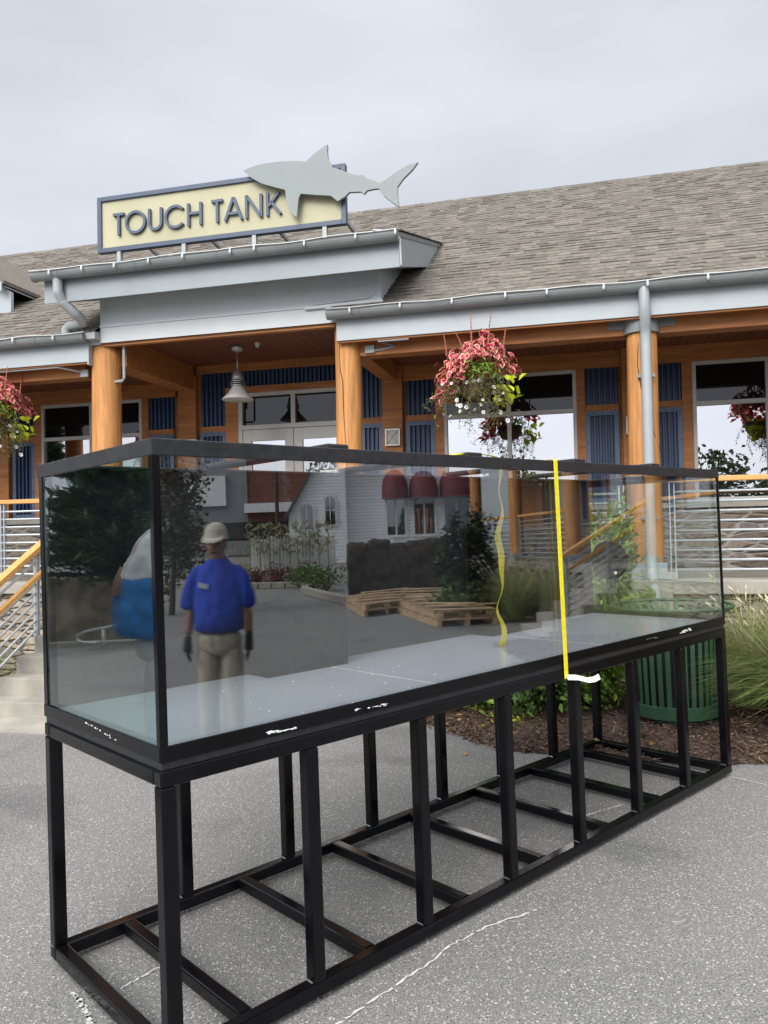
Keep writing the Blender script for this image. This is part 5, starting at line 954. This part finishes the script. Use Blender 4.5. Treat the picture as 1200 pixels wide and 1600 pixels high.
for s_ in (1, -1): m.tube([(s_*.12, .012, 1.35), (s_*.19, .01, 1.325), (s_*.24, .005, 1.24), (s_*.268, .0, 1.15), (s_*.28, -.005, 1.075)], [.05, .072, .078, .080, .078], 16)
sh_ = cloth(m.build('shirt', 'shirt', p1, smooth=True), .035); m = MB(); [m.prism([(.05+.022*q_, -.165, 1.232+.004*q_), (.066+.022*q_, -.163, 1.232+.004*q_), (.068+.022*q_, -.155, 1.268+.004*q_), (.052+.022*q_, -.157, 1.268+.004*q_)], (0, -.006, 0)) for q_ in range(4)]; m.build('chest_badge', 'chalk', sh_)
m = MB(); m.loft([(0, .01, .94, .20, .15), (0, .01, .86, .208, .155), (0, .01, .80, .20, .14), (0, .01, .76, .15, .10)], 24)
for s_ in (1, -1): m.tube([(s_*.10, .01, .88), (s_*.108, .005, .66), (s_*.115, 0, .45), (s_*.12, .01, .25), (s_*.12, .02, .09)], [.115, .108, .09, .085, .082], 16)
cloth(m.build('trousers', 'khaki', p1, smooth=True), .03)
for s_ in (1, -1):
    m = MB(); m.loft([(s_*.12, -.05, 0, .05, .13), (s_*.12, -.05, .05, .052, .13), (s_*.12, -.02, .09, .048, .08), (s_*.12, .02, .14, .05, .055)], 16); m.build('boot', 'boot', p1, smooth=True)
    hand((s_*.277, -.055, .885), (.02*s_, -.12, -1), s_, p1, 'glove')
m = MB(); m.loft([(0, -.025, 1.57, .112, .118), (0, -.022, 1.60, .106, .112), (0, -.02, 1.64, .098, .105), (0, -.015, 1.67, .075, .085), (0, -.012, 1.69, .03, .035)], 24); m.prism([(-.10, -.10, 1.582), (.10, -.10, 1.582), (.085, -.18, 1.555), (.04, -.215, 1.545), (-.04, -.215, 1.545), (-.085, -.18, 1.555)], (0, .004, .012)); m.build('cap', 'cap', p1, smooth=False)
m = MB(); m.tube([(0, -.112, 1.545), (0, -.136, 1.52), (0, -.120, 1.505)], [.012, .018, .012], 8); m.build('nose', 'skin', p1, smooth=True)
for s_ in (1, -1):
    m = MB(); m.lathe([(.001, -.014), (.018, -.006), (.018, .006), (.001, .014)], 10, (s_*.036, -.100, 1.545)); m.build('eye', 'hair', p1)
    m = MB(); m.lathe([(.004, -.03), (.014, -.015), (.016, .012), (.006, .028)], 10, (s_*.088, -.02, 1.535)); m.build('ear', 'skin', p1, smooth=True)
m = MB(); m.tube([(-.026, -.108, 1.478), (0, -.116, 1.476), (.026, -.108, 1.478)], .006, 6); m.build('mouth', 'awning', p1)
m = MB(); m.box((-.325, -.11, .80), (-.285, -.075, .93)); m.tube([(-.318, -.09, .93), (-.322, -.09, 1.06)], .007, 6); o = m.build('radio', 'panel', None, loc=(-.305, -.09, .8), bevel=.004); o.matrix_world = p1.matrix_world @ Matrix.Translation((-.305, -.09, .8)); tag(o, 'black two way radio held by the person in blue', 'radio')
pX = LX((-1.44, 5.0, 0)); p2 = thing('person', 'person bending forward in pale grey shirt, blue cloth round the waist and pale trousers', 'person', (0, 0, 0)); a_ = math.atan2(.0779, -.99696)-math.pi/2; p2.matrix_world = Matrix.Translation(pX) @ Matrix.Rotation(a_, 4, 'Z')
# local +x is away from the picture edge in the mirror, so the figure leans to -x
V = [(0, 0, .98), (-.01, 0, 1.2), (-.12, -.03, 1.44), (-.26, -.06, 1.50), (-.33, -.08, 1.52), (-.40, -.1, 1.50), (-.10, -.2, 1.44), (-.16, -.25, 1.2), (-.32, -.27, 1.1), (-.10, .16, 1.44), (.12, .22, 1.22), (-.02, .3, 1.06), (-.02, -.1, .88), (0, -.11, .48), (.03, -.11, .08), (-.02, .1, .88), (0, .11, .48), (.03, .11, .08), (-.10, -.12, .045), (-.10, .12, .045)]
skin('body', V, [(0, 1), (1, 2), (2, 3), (3, 4), (4, 5), (2, 6), (6, 7), (7, 8), (2, 9), (9, 10), (10, 11), (0, 12), (12, 13), (13, 14), (0, 15), (15, 16), (16, 17), (14, 18), (17, 19)], [.15, .15, .11, .058, .085, .08, .065, .048, .034, .065, .048, .034, .09, .065, .045, .09, .065, .045, .04, .04], 'skin', p2)
m = MB(); m.loft([(.02, 0, 1.30, .245, .24), (.0, 0, 1.37, .26, .24), (-.01, 0, 1.45, .235, .24), (-.02, -.01, 1.53, .19, .23), (-.03, -.02, 1.61, .135, .20), (-.05, -.03, 1.665, .08, .13), (-.06, -.03, 1.69, .03, .04)], 28); m.tube([(-.09, .16, 1.44), (.02, .21, 1.34), (.13, .23, 1.22)], [.10, .095, .09], 14); m.tube([(-.10, -.18, 1.44), (-.13, -.24, 1.32), (-.16, -.26, 1.2)], [.09, .09, .085], 14); cloth(m.build('shirt', 'tee', p2, smooth=True), .05)
m = MB(); m.loft([(.03, 0, .975, .265, .26), (.045, .01, 1.02, .285, .27), (.035, -.01, 1.10, .268, .275), (.05, .01, 1.20, .275, .27), (.02, 0, 1.30, .25, .26), (.01, 0, 1.39, .235, .245)], 28); cloth(m.build('waist_cloth', 'blueapron', p2, smooth=True), .07)
m = MB(); m.loft([(0, 0, 1.0, .19, .2), (0, 0, .9, .18, .19), (0, 0, .8, .15, .17)], 20)
for s_ in (1, -1): m.tube([(-.02, s_*.09, .88), (0, s_*.105, .66), (0, s_*.11, .45), (.03, s_*.11, .09)], [.115, .108, .095, .085], 14)
cloth(m.build('trousers', 'pale', p2, smooth=True), .04)
for s_ in (1, -1):
    m = MB(); m.loft([(-.04, s_*.115, 0, .13, .05), (-.04, s_*.115, .05, .13, .052), (-.0, s_*.115, .09, .08, .048), (.03, s_*.115, .14, .055, .05)], 16); m.build('boot', 'boot', p2, smooth=True)
m = MB(); m.tube([(.20, -.06, 1.40), (.235, -.08, 1.33), (.25, -.12, 1.24)], [.05, .048, .04], 10); m.build('forearm', 'skin', p2, smooth=True)
hand((-.33, -.27, 1.09), (-.8, 0, -.5), -1, p2, 'skin'); hand((-.03, .30, 1.05), (-.6, .1, -.7), 1, p2, 'skin')
m = MB(); m.loft([(-.36, -.09, 1.53, .095, .08), (-.35, -.09, 1.57, .09, .08), (-.34, -.09, 1.605, .06, .05)], 18); m.build('hair', 'hair', p2, smooth=True)
m = MB(); m.tube([(-.47, -.11, 1.49), (-.49, -.112, 1.478), (-.475, -.11, 1.465)], [.009, .013, .009], 8); m.build('nose', 'skin', p2, smooth=True)
for o in S.objects:
    if '_off' in o: del o['_off']
